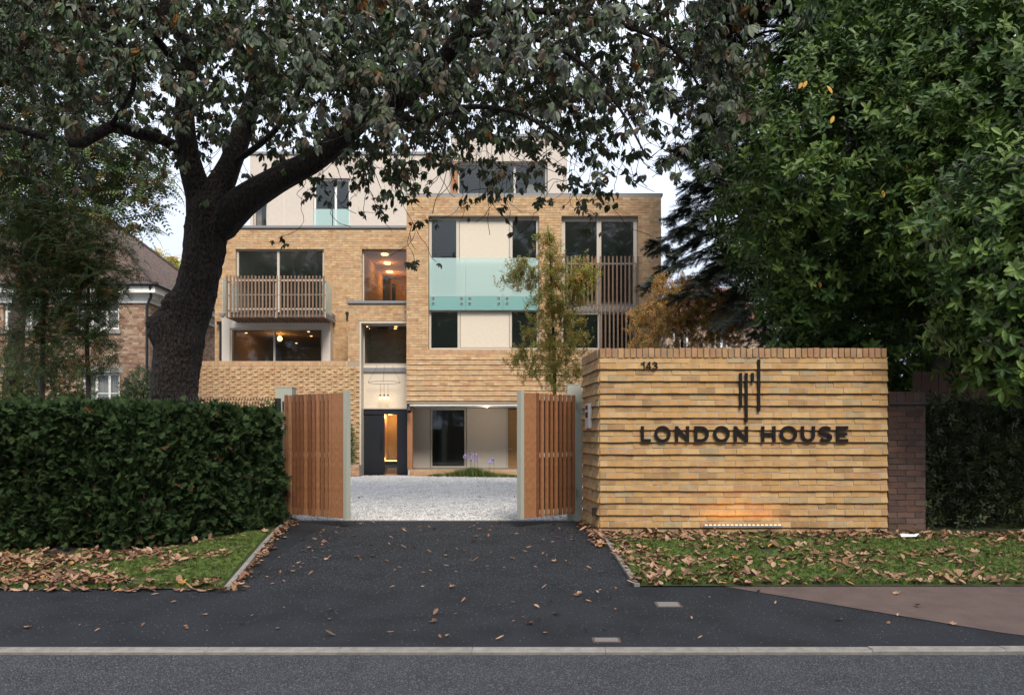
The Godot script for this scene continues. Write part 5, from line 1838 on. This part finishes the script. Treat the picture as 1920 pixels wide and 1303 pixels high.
	var rb := Vector3(x1 - 4.2, ey + 0.25 + rise, -31.4)
	var ra := Vector3(x0 + 1.6, ey + 0.25 + rise, -31.4)
	mb = MB.new()
	mb.quad(a0, b0, rb, ra)
	mb.tri(b0, c0, rb)
	mb.quad(c0, d0, ra, rb)
	mb.tri(d0, a0, ra)
	mb.quad(a0, d0, c0, b0)
	var roof := part("roof", mb, M.fencewood, t)
	var tm := MB.new()
	tm.hexa([Vector3(-0.5, -0.5, 0.5), Vector3(-0.5, -0.5, -0.5), Vector3(0.5, -0.5, -0.5), Vector3(0.5, -0.5, 0.5), Vector3(-0.5, 0.5, 0.5), Vector3(-0.5, 0.5, -0.5), Vector3(0.5, 0.5, -0.5), Vector3(0.5, 0.5, 0.5)])
	var tile := tm.made()
	var wh := []
	var co := []
	for s in [[a0, b0, ra, rb], [b0, c0, rb, rb]]:
		var run: Vector3 = s[2] - s[0] if s[0] == a0 else rb - (b0 + c0) / 2
		var along: Vector3 = (s[1] - s[0]).normalized()
		var up: Vector3 = ((s[2] + s[3]) / 2 - (s[0] + s[1]) / 2)
		up = (up - along * up.dot(along))
		var l := up.length()
		up = up.normalized()
		var nrm := along.cross(up)
		var rows := int(l / 0.12)
		for k in rows:
			var q := (k + 0.5) / rows
			var p0: Vector3 = s[0].lerp(s[2], q)
			var p1: Vector3 = s[1].lerp(s[3], q)
			var wd := p0.distance_to(p1)
			var n := int(wd / 0.17)
			for i in n:
				var at := p0.lerp(p1, (i + 0.25 + 0.5 * (k % 2)) / n)
				wh.append(Transform3D(Basis(along, up.rotated(along, 0.09), nrm.rotated(along, 0.09)) * Basis.from_euler(Vector3(0, 0, rng.randf_range(-0.02, 0.02))) * Basis.from_scale(Vector3(0.163, 0.2, 0.016)), at + nrm * rng.randf_range(0.012, 0.022)))
				co.append(PAL.tile.cols[rng.randi() % 4])
	scatter("roof_tiles", tile, wh, co, PAL.tile.multi, roof)
	for e in [[b0, rb], [c0, rb], [ra, rb]]:
		mb = MB.new()
		var n := int(e[0].distance_to(e[1]) / 0.3)
		for k in n:
			mb.rod(e[0].lerp(e[1], k / float(n)) + Vector3(0, 0.03, 0), e[0].lerp(e[1], (k + 0.97) / n) + Vector3(0, 0.045, 0), 0.1, 8)
		part("ridge_tiles", mb, PAL.tile.mats[2], roof).set_meta("kind", "stuff")

	# a far house glimpsed between the building and the laurel
	t = thing("far_house", "far pinkish house with tiled roof and white window glimpsed behind the rust-orange tree", "house", Vector3(12, 0.09, -48))
	mb = MB.new()
	mb.box(9.393, 15.547, 0, 8.380, -56, -48)
	part("wall", mb, PAL.house.mats[3], t)
	mb = MB.new()
	var y0 := 8.316
	var y1 := 11.067
	var l0 := 9.069
	var l1 := 15.870
	mb.quad(Vector3(l0, y0, -47.6), Vector3(l1, y0, -47.6), Vector3(l1 - 1.5, y1, -52), Vector3(l0 + 1.5, y1, -52))
	mb.quad(Vector3(l1, y0, -56.4), Vector3(l0, y0, -56.4), Vector3(l0 + 1.5, y1, -52), Vector3(l1 - 1.5, y1, -52))
	mb.tri(Vector3(l0, y0, -56.4), Vector3(l0, y0, -47.6), Vector3(l0 + 1.5, y1, -52))
	mb.tri(Vector3(l1, y0, -47.6), Vector3(l1, y0, -56.4), Vector3(l1 - 1.5, y1, -52))
	part("roof", mb, mat([0.30, 0.15, 0.11], 0.9), t)
	for p in [[1262, 1290], [1340, 1365]]:
		window(t, (p[0] - 960.0) * 48 / 1482.0, (p[1] - 960.0) * 48 / 1482.0, 6.275, 7.733, -47.93, 0.1, [(p[0] + p[1] - 1920.0) / 2 * 48 / 1482.0], M.white)


# ---------------------------------------------------------------- ground
func build_ground() -> void:
	var mb := sheet([Vector2(-220, -5.6), Vector2(220, -5.6), Vector2(220, -300), Vector2(-220, -300)], -0.03)
	structure("ground", mb, M.meadow)
	mb = MB.new()
	mb.quad(Vector3(-220, -0.29, 4.2), Vector3(220, -0.29, 4.2), Vector3(220, -0.29, -5.42), Vector3(-220, -0.29, -5.42))
	structure("road", mb, M.road)
	mb = MB.new()
	mb.quad(Vector3(-220, -0.2, 200), Vector3(220, -0.2, 200), Vector3(220, -0.2, 4.2), Vector3(-220, -0.2, 4.2))
	mb.quad(Vector3(-220, -0.3, 4.19), Vector3(220, -0.3, 4.19), Vector3(220, -0.2, 4.19), Vector3(-220, -0.2, 4.19))
	structure("far_verge", mb, M.meadow)
	# footway and drive are one spread of dark asphalt
	var dl := [Vector2(-2.52, -7.05), Vector2(-3.16, -11.25)]
	mb = sheet([Vector2(-40, -5.485), Vector2(40, -5.485), Vector2(40, -7.35), Vector2(1.3, -7.35), Vector2(1.25, -11.3), Vector2(-3.36, -11.3), Vector2(-2.8, -7.25), Vector2(-40, -7.25)], 0.0)
	structure("asphalt_drive", mb, M.asphalt)
	mb = sheet([Vector2(1.93, -7.15), Vector2(1.93, -7.3), Vector2(40, -7.3), Vector2(40, -5.535), Vector2(4.05, -5.535), Vector2(3.6, -5.78)], 0.005)
	structure("footpath", mb, M.oldpath)
	mb = sheet([Vector2(-14, -11.34), Vector2(9, -11.34), Vector2(9, -23.4), Vector2(-14, -23.4)], 0.004)
	structure("gravel_forecourt", mb, M.gravel)
	mb = sheet([Vector2(-14, -7.05), Vector2(-2.57, -7.05), Vector2(-3.21, -11.3), Vector2(-14, -11.3)], 0.012)
	structure("left_verge_soil", mb, M.turf)
	mb = sheet([Vector2(1.16, -7.15), Vector2(14, -7.15), Vector2(14, -11.3), Vector2(1.14, -11.3)], 0.012)
	structure("right_verge_soil", mb, M.turf)
	mb = sheet([Vector2(-14, -8.45), Vector2(-4.0, -8.45), Vector2(-3.1, -9.9), Vector2(-3.2, -11.29), Vector2(-14, -11.29)], 0.02)
	structure("hedge_bed", mb, M.soil)
	# kerbstones
	var k0 := thing("kerb", "low pale concrete kerb along the road in the foreground", "kerb", Vector3(0, -0.28, -5.46))
	var x := -14.0
	while x < 14.0:
		mb = MB.new()
		var up := 0.008 * smoothstep(1.6, 3.6, x + 0.45)
		mb.box(x + 0.003, x + 0.9135, -0.4, -0.259 + up, -5.49, -5.412)
		mb.quad(Vector3(x + 0.001, -0.4, -5.4), Vector3(x + 0.9135, -0.4, -5.4), Vector3(x + 0.9135, -0.272 + up, -5.4), Vector3(x + 0.001, -0.272 + up, -5.4))
		mb.quad(Vector3(x + 0.001, -0.272 + up, -5.4), Vector3(x + 0.9135, -0.272 + up, -5.4), Vector3(x + 0.9135, -0.2595 + up, -5.4125), Vector3(x + 0.001, -0.2595 + up, -5.4125))
		part_mesh("kerbstone", mb.made(), PAL.kerb.mats[rng.randi() % 3], k0)
		x += 0.915
	# edgings
	for e in [["thin concrete edging along the left side of the drive", Vector2(-2.545, -7.05), Vector2(-3.185, -11.25)], ["thin concrete edging along the right side of the drive", Vector2(1.135, -7.16), Vector2(1.11, -9.9)]]:
		var t := thing("edging", e[0], "edging", Vector3(e[1].x, gy(e[1].y), e[1].y))
		var n := int(e[1].distance_to(e[2]) / 0.9)
		for k in n:
			var a: Vector2 = e[1].lerp(e[2], k / float(n))
			var b: Vector2 = e[1].lerp(e[2], (k + 0.99) / n)
			mb = MB.new()
			mb.bar(Vector3(a.x, gy(a.y) - 0.02, a.y), Vector3(b.x, gy(b.y) - 0.02, b.y), 0.05, 0.1)
			part_mesh("edging_stone", mb.made(), PAL.kerb.mats[rng.randi() % 3], t)
	mb = MB.new()
	mb.box(-3.1, 1.05, -0.1, 0.012, -11.34, -11.28)
	part_mesh("threshold_strip", mb.made(), PAL.kerb.mats[0], self)
	tag(get_node("threshold_strip"), "pale threshold strip between the asphalt drive and the gravel", "threshold")
	# covers
	for c in [["grey utility cover set in the dark footway below the sign wall", 1.295, -6.55, 0.105, 0.08], ["small pale utility cover in the footway just behind the kerb", 0.671, -5.615, 0.1, 0.055]]:
		var t := thing("utility_cover", c[0], "cover", Vector3(c[1], gy(c[2]), c[2]))
		mb = MB.new()
		var sl := 0.0598
		for s in [[c[3], c[4], 0.006], [c[3] - 0.018, c[4] - 0.012, 0.009]]:
			mb = MB.new()
			mb.obox(Transform3D(Basis(Vector3.RIGHT, sl), Vector3(c[1], gy(c[2]), c[2])), Vector3(s[0] * 2, s[2] * 2, s[1] * 2))
			part("frame" if s[2] < 0.008 else "lid", mb, M.oldpath if s[2] < 0.008 else M.cover, t)
	# a scrap of white paper
	mb = MB.new()
	var pp := Vector3(4.663, 0.02, -9.3)
	mb.quad(pp + Vector3(-0.09, 0.015, 0.03), pp + Vector3(0.08, 0.02, 0.04), pp + Vector3(0.10, 0.035, -0.05), pp + Vector3(-0.06, 0.04, -0.06))
	mb.quad(pp + Vector3(0.08, 0.02, 0.04), pp + Vector3(0.14, 0.05, 0.0), pp + Vector3(0.13, 0.045, -0.06), pp + Vector3(0.10, 0.035, -0.05))
	part("paper_scrap", mb, M.leaflet, self)
	tag(get_node("paper_scrap"), "crumpled scrap of white paper on the grass below the brick pier", "litter")


func in_left(q: Vector2) -> bool:
	if q.y > -7.1 or q.x > -2.62 + 0.1524 * (q.y + 7.05): return false
	return q.y > -8.6 or q.x > -3.95 + 0.62 * (-8.6 - q.y)


func build_grass_and_litter() -> void:
	var mb := MB.new()
	for k in 7:
		var a := rng.randf() * TAU
		var b := Vector3(cos(a), 0, sin(a)) * rng.randf() * 0.02
		var d := Vector3(cos(a + 0.6), 0, sin(a + 0.6)) * rng.randf_range(0.3, 1.0)
		var w := Vector3(-sin(a), 0, cos(a)) * 0.0022
		var h := rng.randf_range(0.6, 1.0)
		mb.quad(b - w, b + w, b + Vector3(0, 0.022 * h, 0) + d * 0.006 + w * 0.8, b + Vector3(0, 0.022 * h, 0) + d * 0.006 - w * 0.8)
		mb.tri(b + Vector3(0, 0.022 * h, 0) + d * 0.006 - w * 0.8, b + Vector3(0, 0.022 * h, 0) + d * 0.006 + w * 0.8, b + Vector3(0, 0.036 * h, 0) + d * 0.022)
	var tuft := mb.made()
	var nz := FastNoiseLite.new()
	nz.seed = 31
	nz.frequency = 0.9
	var wl := []
	var wr := []
	var cl := []
	var cr := []
	while wl.size() < 30000:
		var q := Vector2(rng.randf_range(-7.2, -2.55), rng.randf_range(-10.2, -7.08))
		if not in_left(q): continue
		if nz.get_noise_2d(q.x * 2, q.y * 2) < -0.28: continue
		wl.append(Transform3D(Basis(Vector3.UP, rng.randf() * TAU) * Basis.from_scale(Vector3.ONE * rng.randf_range(0.8, 1.5)), Vector3(q.x, gy(q.y) + 0.01, q.y)))
		cl.append(PAL.grass.cols[rng.randi() % 5])
	while wr.size() < 36000:
		var q := Vector2(rng.randf_range(1.16, 7.5), rng.randf_range(-9.7, -7.2))
		if nz.get_noise_2d(q.x * 2, q.y * 2) < -0.28 - 0.25 * smoothstep(-9.0, -8.0, q.y): continue
		wr.append(Transform3D(Basis(Vector3.UP, rng.randf() * TAU) * Basis.from_scale(Vector3.ONE * rng.randf_range(0.8, 1.5)), Vector3(q.x, gy(q.y) + 0.01, q.y)))
		cr.append(PAL.grass.cols[rng.randi() % 5])
	tag(scatter("left_grass", tuft, wl, cl, PAL.grass.multi, self), "bright short grass verge in front of the hedge, left of the drive", "grass")
	tag(scatter("right_grass", tuft, wr, cr, PAL.grass.multi, self), "bright short grass verge in front of the sign wall, right of the drive", "grass")
	# fallen leaves: a few dry leaf shapes
	var shapes := []
	for k in 4:
		mb = MB.new()
		if k == 0:
			for j in 5:
				var a := lerpf(-1.6, 1.6, j / 4.0)
				mb.leaf(Vector3.ZERO, Vector3(sin(a), 0.05 * j, cos(a)), Vector3.UP, 0.075 * (1.2 - 0.3 * absf(a)), 0.032, -0.25, 0.25)
		else:
			mb.leaf(Vector3(0, 0.004, -0.05), Vector3(0.1 * k, 0.08, 1), Vector3.UP, 0.085 + 0.012 * k, 0.038 + 0.006 * k, [-0.2, 0.15, -0.4][k - 1], [0.35, -0.2, 0.25][k - 1])
		shapes.append(mb.made())
	var wh := [[], [], [], []]
	var co := [[], [], [], []]
	var drop := func(q: Vector2, lift: float):
		var s := rng.randi() % 4
		wh[s].append(Transform3D(Basis.from_euler(Vector3(rng.randf_range(-0.35, 0.35), rng.randf() * TAU, rng.randf_range(-0.35, 0.35))) * Basis.from_scale(Vector3.ONE * lerpf(0.32, 1.0, pow(rng.randf(), 1.5)) * (0.6 if q.y < -11.3 else 1.0)), Vector3(q.x, gy(q.y) + lift + rng.randf() * 0.014, q.y)))
		co[s].append(PAL.litter.cols[rng.randi() % 5 if rng.randf() < 0.95 else 5])
	var lay_down := func(called: String, label: String):
		for s in 4:
			if wh[s].size():
				tag(scatter(called, shapes[s], wh[s], co[s], PAL.litter.multi, self), label, "fallen leaves")
			wh[s] = []
			co[s] = []
	var n := 0
	while n < 3300:
		var q := Vector2(rng.randf_range(-7.2, -2.6), rng.randf_range(-10.4, -7.05))
		if not in_left(q): continue
		var dense := 0.55 + 1.1 * nz.get_noise_2d(q.x * 1.1 + 40, q.y * 1.6) - 0.75 * smoothstep(-4.3, -3.0, q.x)
		if q.y > -7.3: dense += 0.5
		if rng.randf() < dense:
			drop.call(q, 0.032)
			n += 1
	lay_down.call("verge_litter", "dry brown fallen leaves strewn over the left grass verge")
	n = 0
	while n < 3000:
		var q := Vector2(rng.randf_range(1.1, 7.5), rng.randf_range(-9.72, -7.16))
		var dense := 0.28 + 0.9 * nz.get_noise_2d(q.x * 1.1 + 80, q.y * 1.6) + 0.9 * smoothstep(-9.1, -9.65, q.y) - 0.25 * smoothstep(4.0, 6.0, q.x)
		if q.x < 1.5: dense += 0.4
		if q.y > -7.27: dense += 0.35
		if rng.randf() < dense:
			drop.call(q, 0.03)
			n += 1
	for k in 200:
		drop.call(Vector2(1.0 + rng.randfn(0, 0.05), rng.randf_range(-11.0, -8.9)), 0.012)
	for k in 110:
		drop.call(Vector2(1.04 + absf(rng.randfn(0, 0.12)), rng.randf_range(-10.4, -9.7)), 0.03)
	lay_down.call("wall_foot_litter", "dry brown fallen leaves drifted along the foot of the sign wall and its grass")
	for k in 260:
		var f := rng.randf()
		drop.call(Vector2(lerpf(-2.5, -3.12, f) + absf(rng.randfn(0, 0.05)), lerpf(-7.0, -11.2, f)), 0.008)
	for k in 150:
		drop.call(Vector2(rng.randf_range(-7.5, -2.3), -7.03 + absf(rng.randfn(0, 0.04))), 0.008)
	lay_down.call("edging_litter", "dry leaves gathered along the edge of the left verge")
	# single leaves on the asphalt
	for k in 230:
		var q := Vector2(rng.randf_range(-2.9, 1.0), lerpf(-5.6, -11.1, pow(rng.randf(), 0.8)))
		if k > 190: q = Vector2(rng.randf_range(-5.0, 3.6), rng.randf_range(-7.0, -5.6))
		if q.x < -2.5 and q.y < -7.0: q.x = -2.2
		var o := MeshInstance3D.new()
		o.mesh = shapes[k % 4]
		o.material_override = PAL.litter.mats[rng.randi() % 5]
		o.transform = Transform3D(Basis.from_euler(Vector3(rng.randf_range(-0.2, 0.2), rng.randf() * TAU, rng.randf_range(-0.2, 0.2))) * Basis.from_scale(Vector3.ONE * rng.randf_range(0.24, 0.66)), Vector3(q.x, gy(q.y) + 0.008, q.y))
		put(o, "fallen_leaf", self)
		tag(o, "single dry brown fallen leaf lying on the dark asphalt of the drive and footway", "fallen leaf", "fallen leaves on the asphalt")
	# specks and pebbles on the gravel
	var pm := MB.new()
	var pts := []
	for y in [-0.3, 0.35]:
		for k in 4:
			pts.append(Vector3(cos(k * PI / 2 + 0.4) * rng.randf_range(0.4, 0.6), y, -sin(k * PI / 2 + 0.4) * rng.randf_range(0.4, 0.6)))
	pm.hexa([pts[3], pts[2], pts[1], pts[0], pts[7], pts[6], pts[5], pts[4]])
	var wp := []
	var cp := []
	for k in 16000:
		var z := -11.36 - 12.0 * pow(rng.randf(), 1.7)
		wp.append(Transform3D(Basis.from_euler(Vector3(rng.randf() * 6, rng.randf() * 6, rng.randf() * 6)) * Basis.from_scale(Vector3(1, 0.7, 1) * rng.randf_range(0.012, 0.026)), Vector3(rng.randf_range(-4.6, 1.4), gy(z) + 0.008, z)))
		cp.append(PAL.pebble.cols[rng.randi() % 5])
	tag(scatter("gravel_stones", pm.made(), wp, cp, PAL.pebble.multi, self), "loose pale stones over the gravel forecourt", "gravel")
	wp = []
	cp = []
	for k in 26000:
		var z := rng.randf_range(-5.38, -4.55)
		var s := rng.randf_range(0.006, 0.013)
		wp.append(Transform3D(Basis.from_euler(Vector3(rng.randf_range(-0.3, 0.3), rng.randf() * 6, rng.randf_range(-0.3, 0.3))) * Basis.from_scale(Vector3(s, s * 0.5, s * 0.8)), Vector3(rng.randf_range(-3.9, 3.9), -0.2895, z)))
		cp.append(PAL.grit.cols[rng.randi() % 5])
	tag(scatter("road_chippings", pm.made(), wp, cp, PAL.grit.multi, self), "fine stone chippings set in the surface of the near road", "chippings")
	wp = []
	cp = []
	for k in 24000:
		var z := lerpf(-5.5, -11.2, pow(rng.randf(), 0.8))
		var x := rng.randf_range(-5.0, 4.2) if z > -7.0 else rng.randf_range(-2.5, 1.08)
		var s := rng.randf_range(0.005, 0.012)
		wp.append(Transform3D(Basis(Vector3.UP, rng.randf() * 6.0) * Basis.from_scale(Vector3(s, s * 0.5, s * 0.8)), Vector3(x, gy(z) + 0.001, z)))
		cp.append(PAL.grit.cols[[0, 2, 3, 3, 3, 4, 4, 3][rng.randi() % 8]])
	tag(scatter("drive_grit", pm.made(), wp, cp, PAL.grit.multi, self), "fine grit in the dark asphalt of the drive and footway", "grit")
	for k in 190:
		var z := -11.4 - 10.0 * pow(rng.randf(), 1.2)
		drop.call(Vector2(rng.randf_range(-3.6, 1.0), z), 0.012)
	lay_down.call("forecourt_litter", "scattered dark fallen leaves on the pale gravel forecourt")
	# the bed before the planter
	var wt := []
	var ct := []
	var long := MB.new()
	for k in 9:
		var a := k * 2.4
		var d := Vector3(cos(a), 0, sin(a))
		var w := Vector3(-sin(a), 0, cos(a)) * 0.004
		long.quad(-w, w, d * 0.04 + Vector3(0, 0.14, 0) + w, d * 0.04 + Vector3(0, 0.14, 0) - w)
		long.tri(d * 0.04 + Vector3(0, 0.14, 0) - w, d * 0.04 + Vector3(0, 0.14, 0) + w, d * 0.12 + Vector3(0, 0.22, 0))
	for k in 420:
		var x := rng.randf_range(-2.408, 0.752)
		var mass := 0.35 + 0.75 * exp(-pow((x + 1.15) / 0.6, 2.0))
		if rng.randf() > mass + 0.2: continue
		wt.append(Transform3D(Basis(Vector3.UP, rng.randf() * TAU) * Basis.from_scale(Vector3(1, mass, 1) * rng.randf_range(0.7, 1.3)), Vector3(x, 0.09, -22.35 + rng.randf_range(-0.3, 0.3) + 0.25 * x)))
		ct.append(PAL.grass.cols[rng.randi() % 5])
	tag(scatter("bed_grass", long.made(), wt, ct, PAL.grass.multi, self), "tufts of long grass in the bed before the ground floor windows", "grass")
	for k in 7:
		var px: float = [872, 881, 884, 890, 895, 918, 925][k]
		var py: float = [856, 850, 862, 853, 861, 866, 862][k]
		var foot := Vector3((px - 960 + rng.randf_range(-3, 3)) * 22.4 / 1482.0, 0.09, -22.4)
		var tip := Vector3((px - 960) * 22.4 / 1482.0, 1.19 + (822 - py) * 22.4 / 1482.0, -22.4)
		var t := thing("verbena_flower", "purple flower on a thin tall stem in the bed before the ground floor windows", "flower", foot, "purple flowers in the bed")
		mb = MB.new()
		mb.tube(PackedVector3Array([foot, foot.lerp(tip, 0.5) + Vector3(0.02, 0, 0), tip]), PackedFloat32Array([0.006, 0.005, 0.004]), 4)
		part("stem", mb, PAL.grass.mats[2], t)
		mb = MB.new()
		for j in 22:
			var d := Vector3(rng.randfn(), rng.randfn() * 0.6, rng.randfn()).normalized()
			mb.leaf(tip + d * 0.02, d, Vector3(0.1, 1, 0.2), 0.055, 0.035, 0.2, 0.1)
		part("petals", mb, PAL.flower.mats[k % 2], t)


# ---------------------------------------------------------------- the scene
func _ready() -> void:
	rng.seed = 20240
	var cam := Camera3D.new()
	cam.name = "camera"
	cam.position = Vector3(0, 1.19, 0)
	cam.projection = Camera3D.PROJECTION_FRUSTUM
	cam.near = 0.1
	cam.far = 900.0
	cam.size = 0.1 * 1303.0 / 1482.0
	cam.frustum_offset = Vector2(0, 0.1 * (822.0 - 651.5) / 1482.0)
	cam.current = true
	add_child(cam)
	var env := Environment.new()
	env.background_mode = Environment.BG_SKY
	var sm := ProceduralSkyMaterial.new()
	sm.sky_top_color = Color(0.955, 0.965, 1.0)
	sm.sky_horizon_color = Color(0.508, 0.544, 0.60)
	sm.sky_curve = 1.4
	sm.ground_bottom_color = Color(0.25, 0.25, 0.24)
	sm.ground_horizon_color = Color(0.45, 0.46, 0.46)
	sm.sky_energy_multiplier = 1.1
	sm.sun_angle_max = 0.5
	var sky := Sky.new()
	sky.sky_material = sm
	env.sky = sky
	env.tonemap_mode = Environment.TONE_MAPPER_LINEAR
	env.tonemap_exposure = 2.6
	env.sdfgi_enabled = true
	env.ssao_enabled = true
	env.ssil_enabled = true
	var we := WorldEnvironment.new()
	we.name = "world_environment"
	we.environment = env
	add_child(we)
	var sun := DirectionalLight3D.new()
	sun.name = "sun"
	sun.light_energy = 0.5
	sun.light_angular_distance = 20.0
	sun.light_color = Color(1.0, 0.95, 0.88)
	sun.rotation_degrees = Vector3(-45, 14, 0)
	sun.sky_mode = DirectionalLight3D.SKY_MODE_LIGHT_ONLY
	sun.shadow_enabled = true
	add_child(sun)

	make_materials()
	build_ground()
	build_apartments()
	build_neighbour()
	build_sign_wall()
	build_right_boundary()
	build_gates()
	build_planter()
	build_chandelier()
	hedge("yew_hedge", "tall dense dark green clipped hedge along the left of the drive", [Vector2(-9.5, -8.65), Vector2(-4.1, -8.65), Vector2(-3.36, -9.7), Vector2(-3.14, -10.5), Vector2(-3.25, -11.05), Vector2(-9.5, -10.6)], 1.54, "yew", needle_sprig(0.085, 8, 0.027, 0.0034), 62000, 0.26)
	build_chestnut()
	build_right_trees()
	build_small_trees()
	build_grass_and_litter()
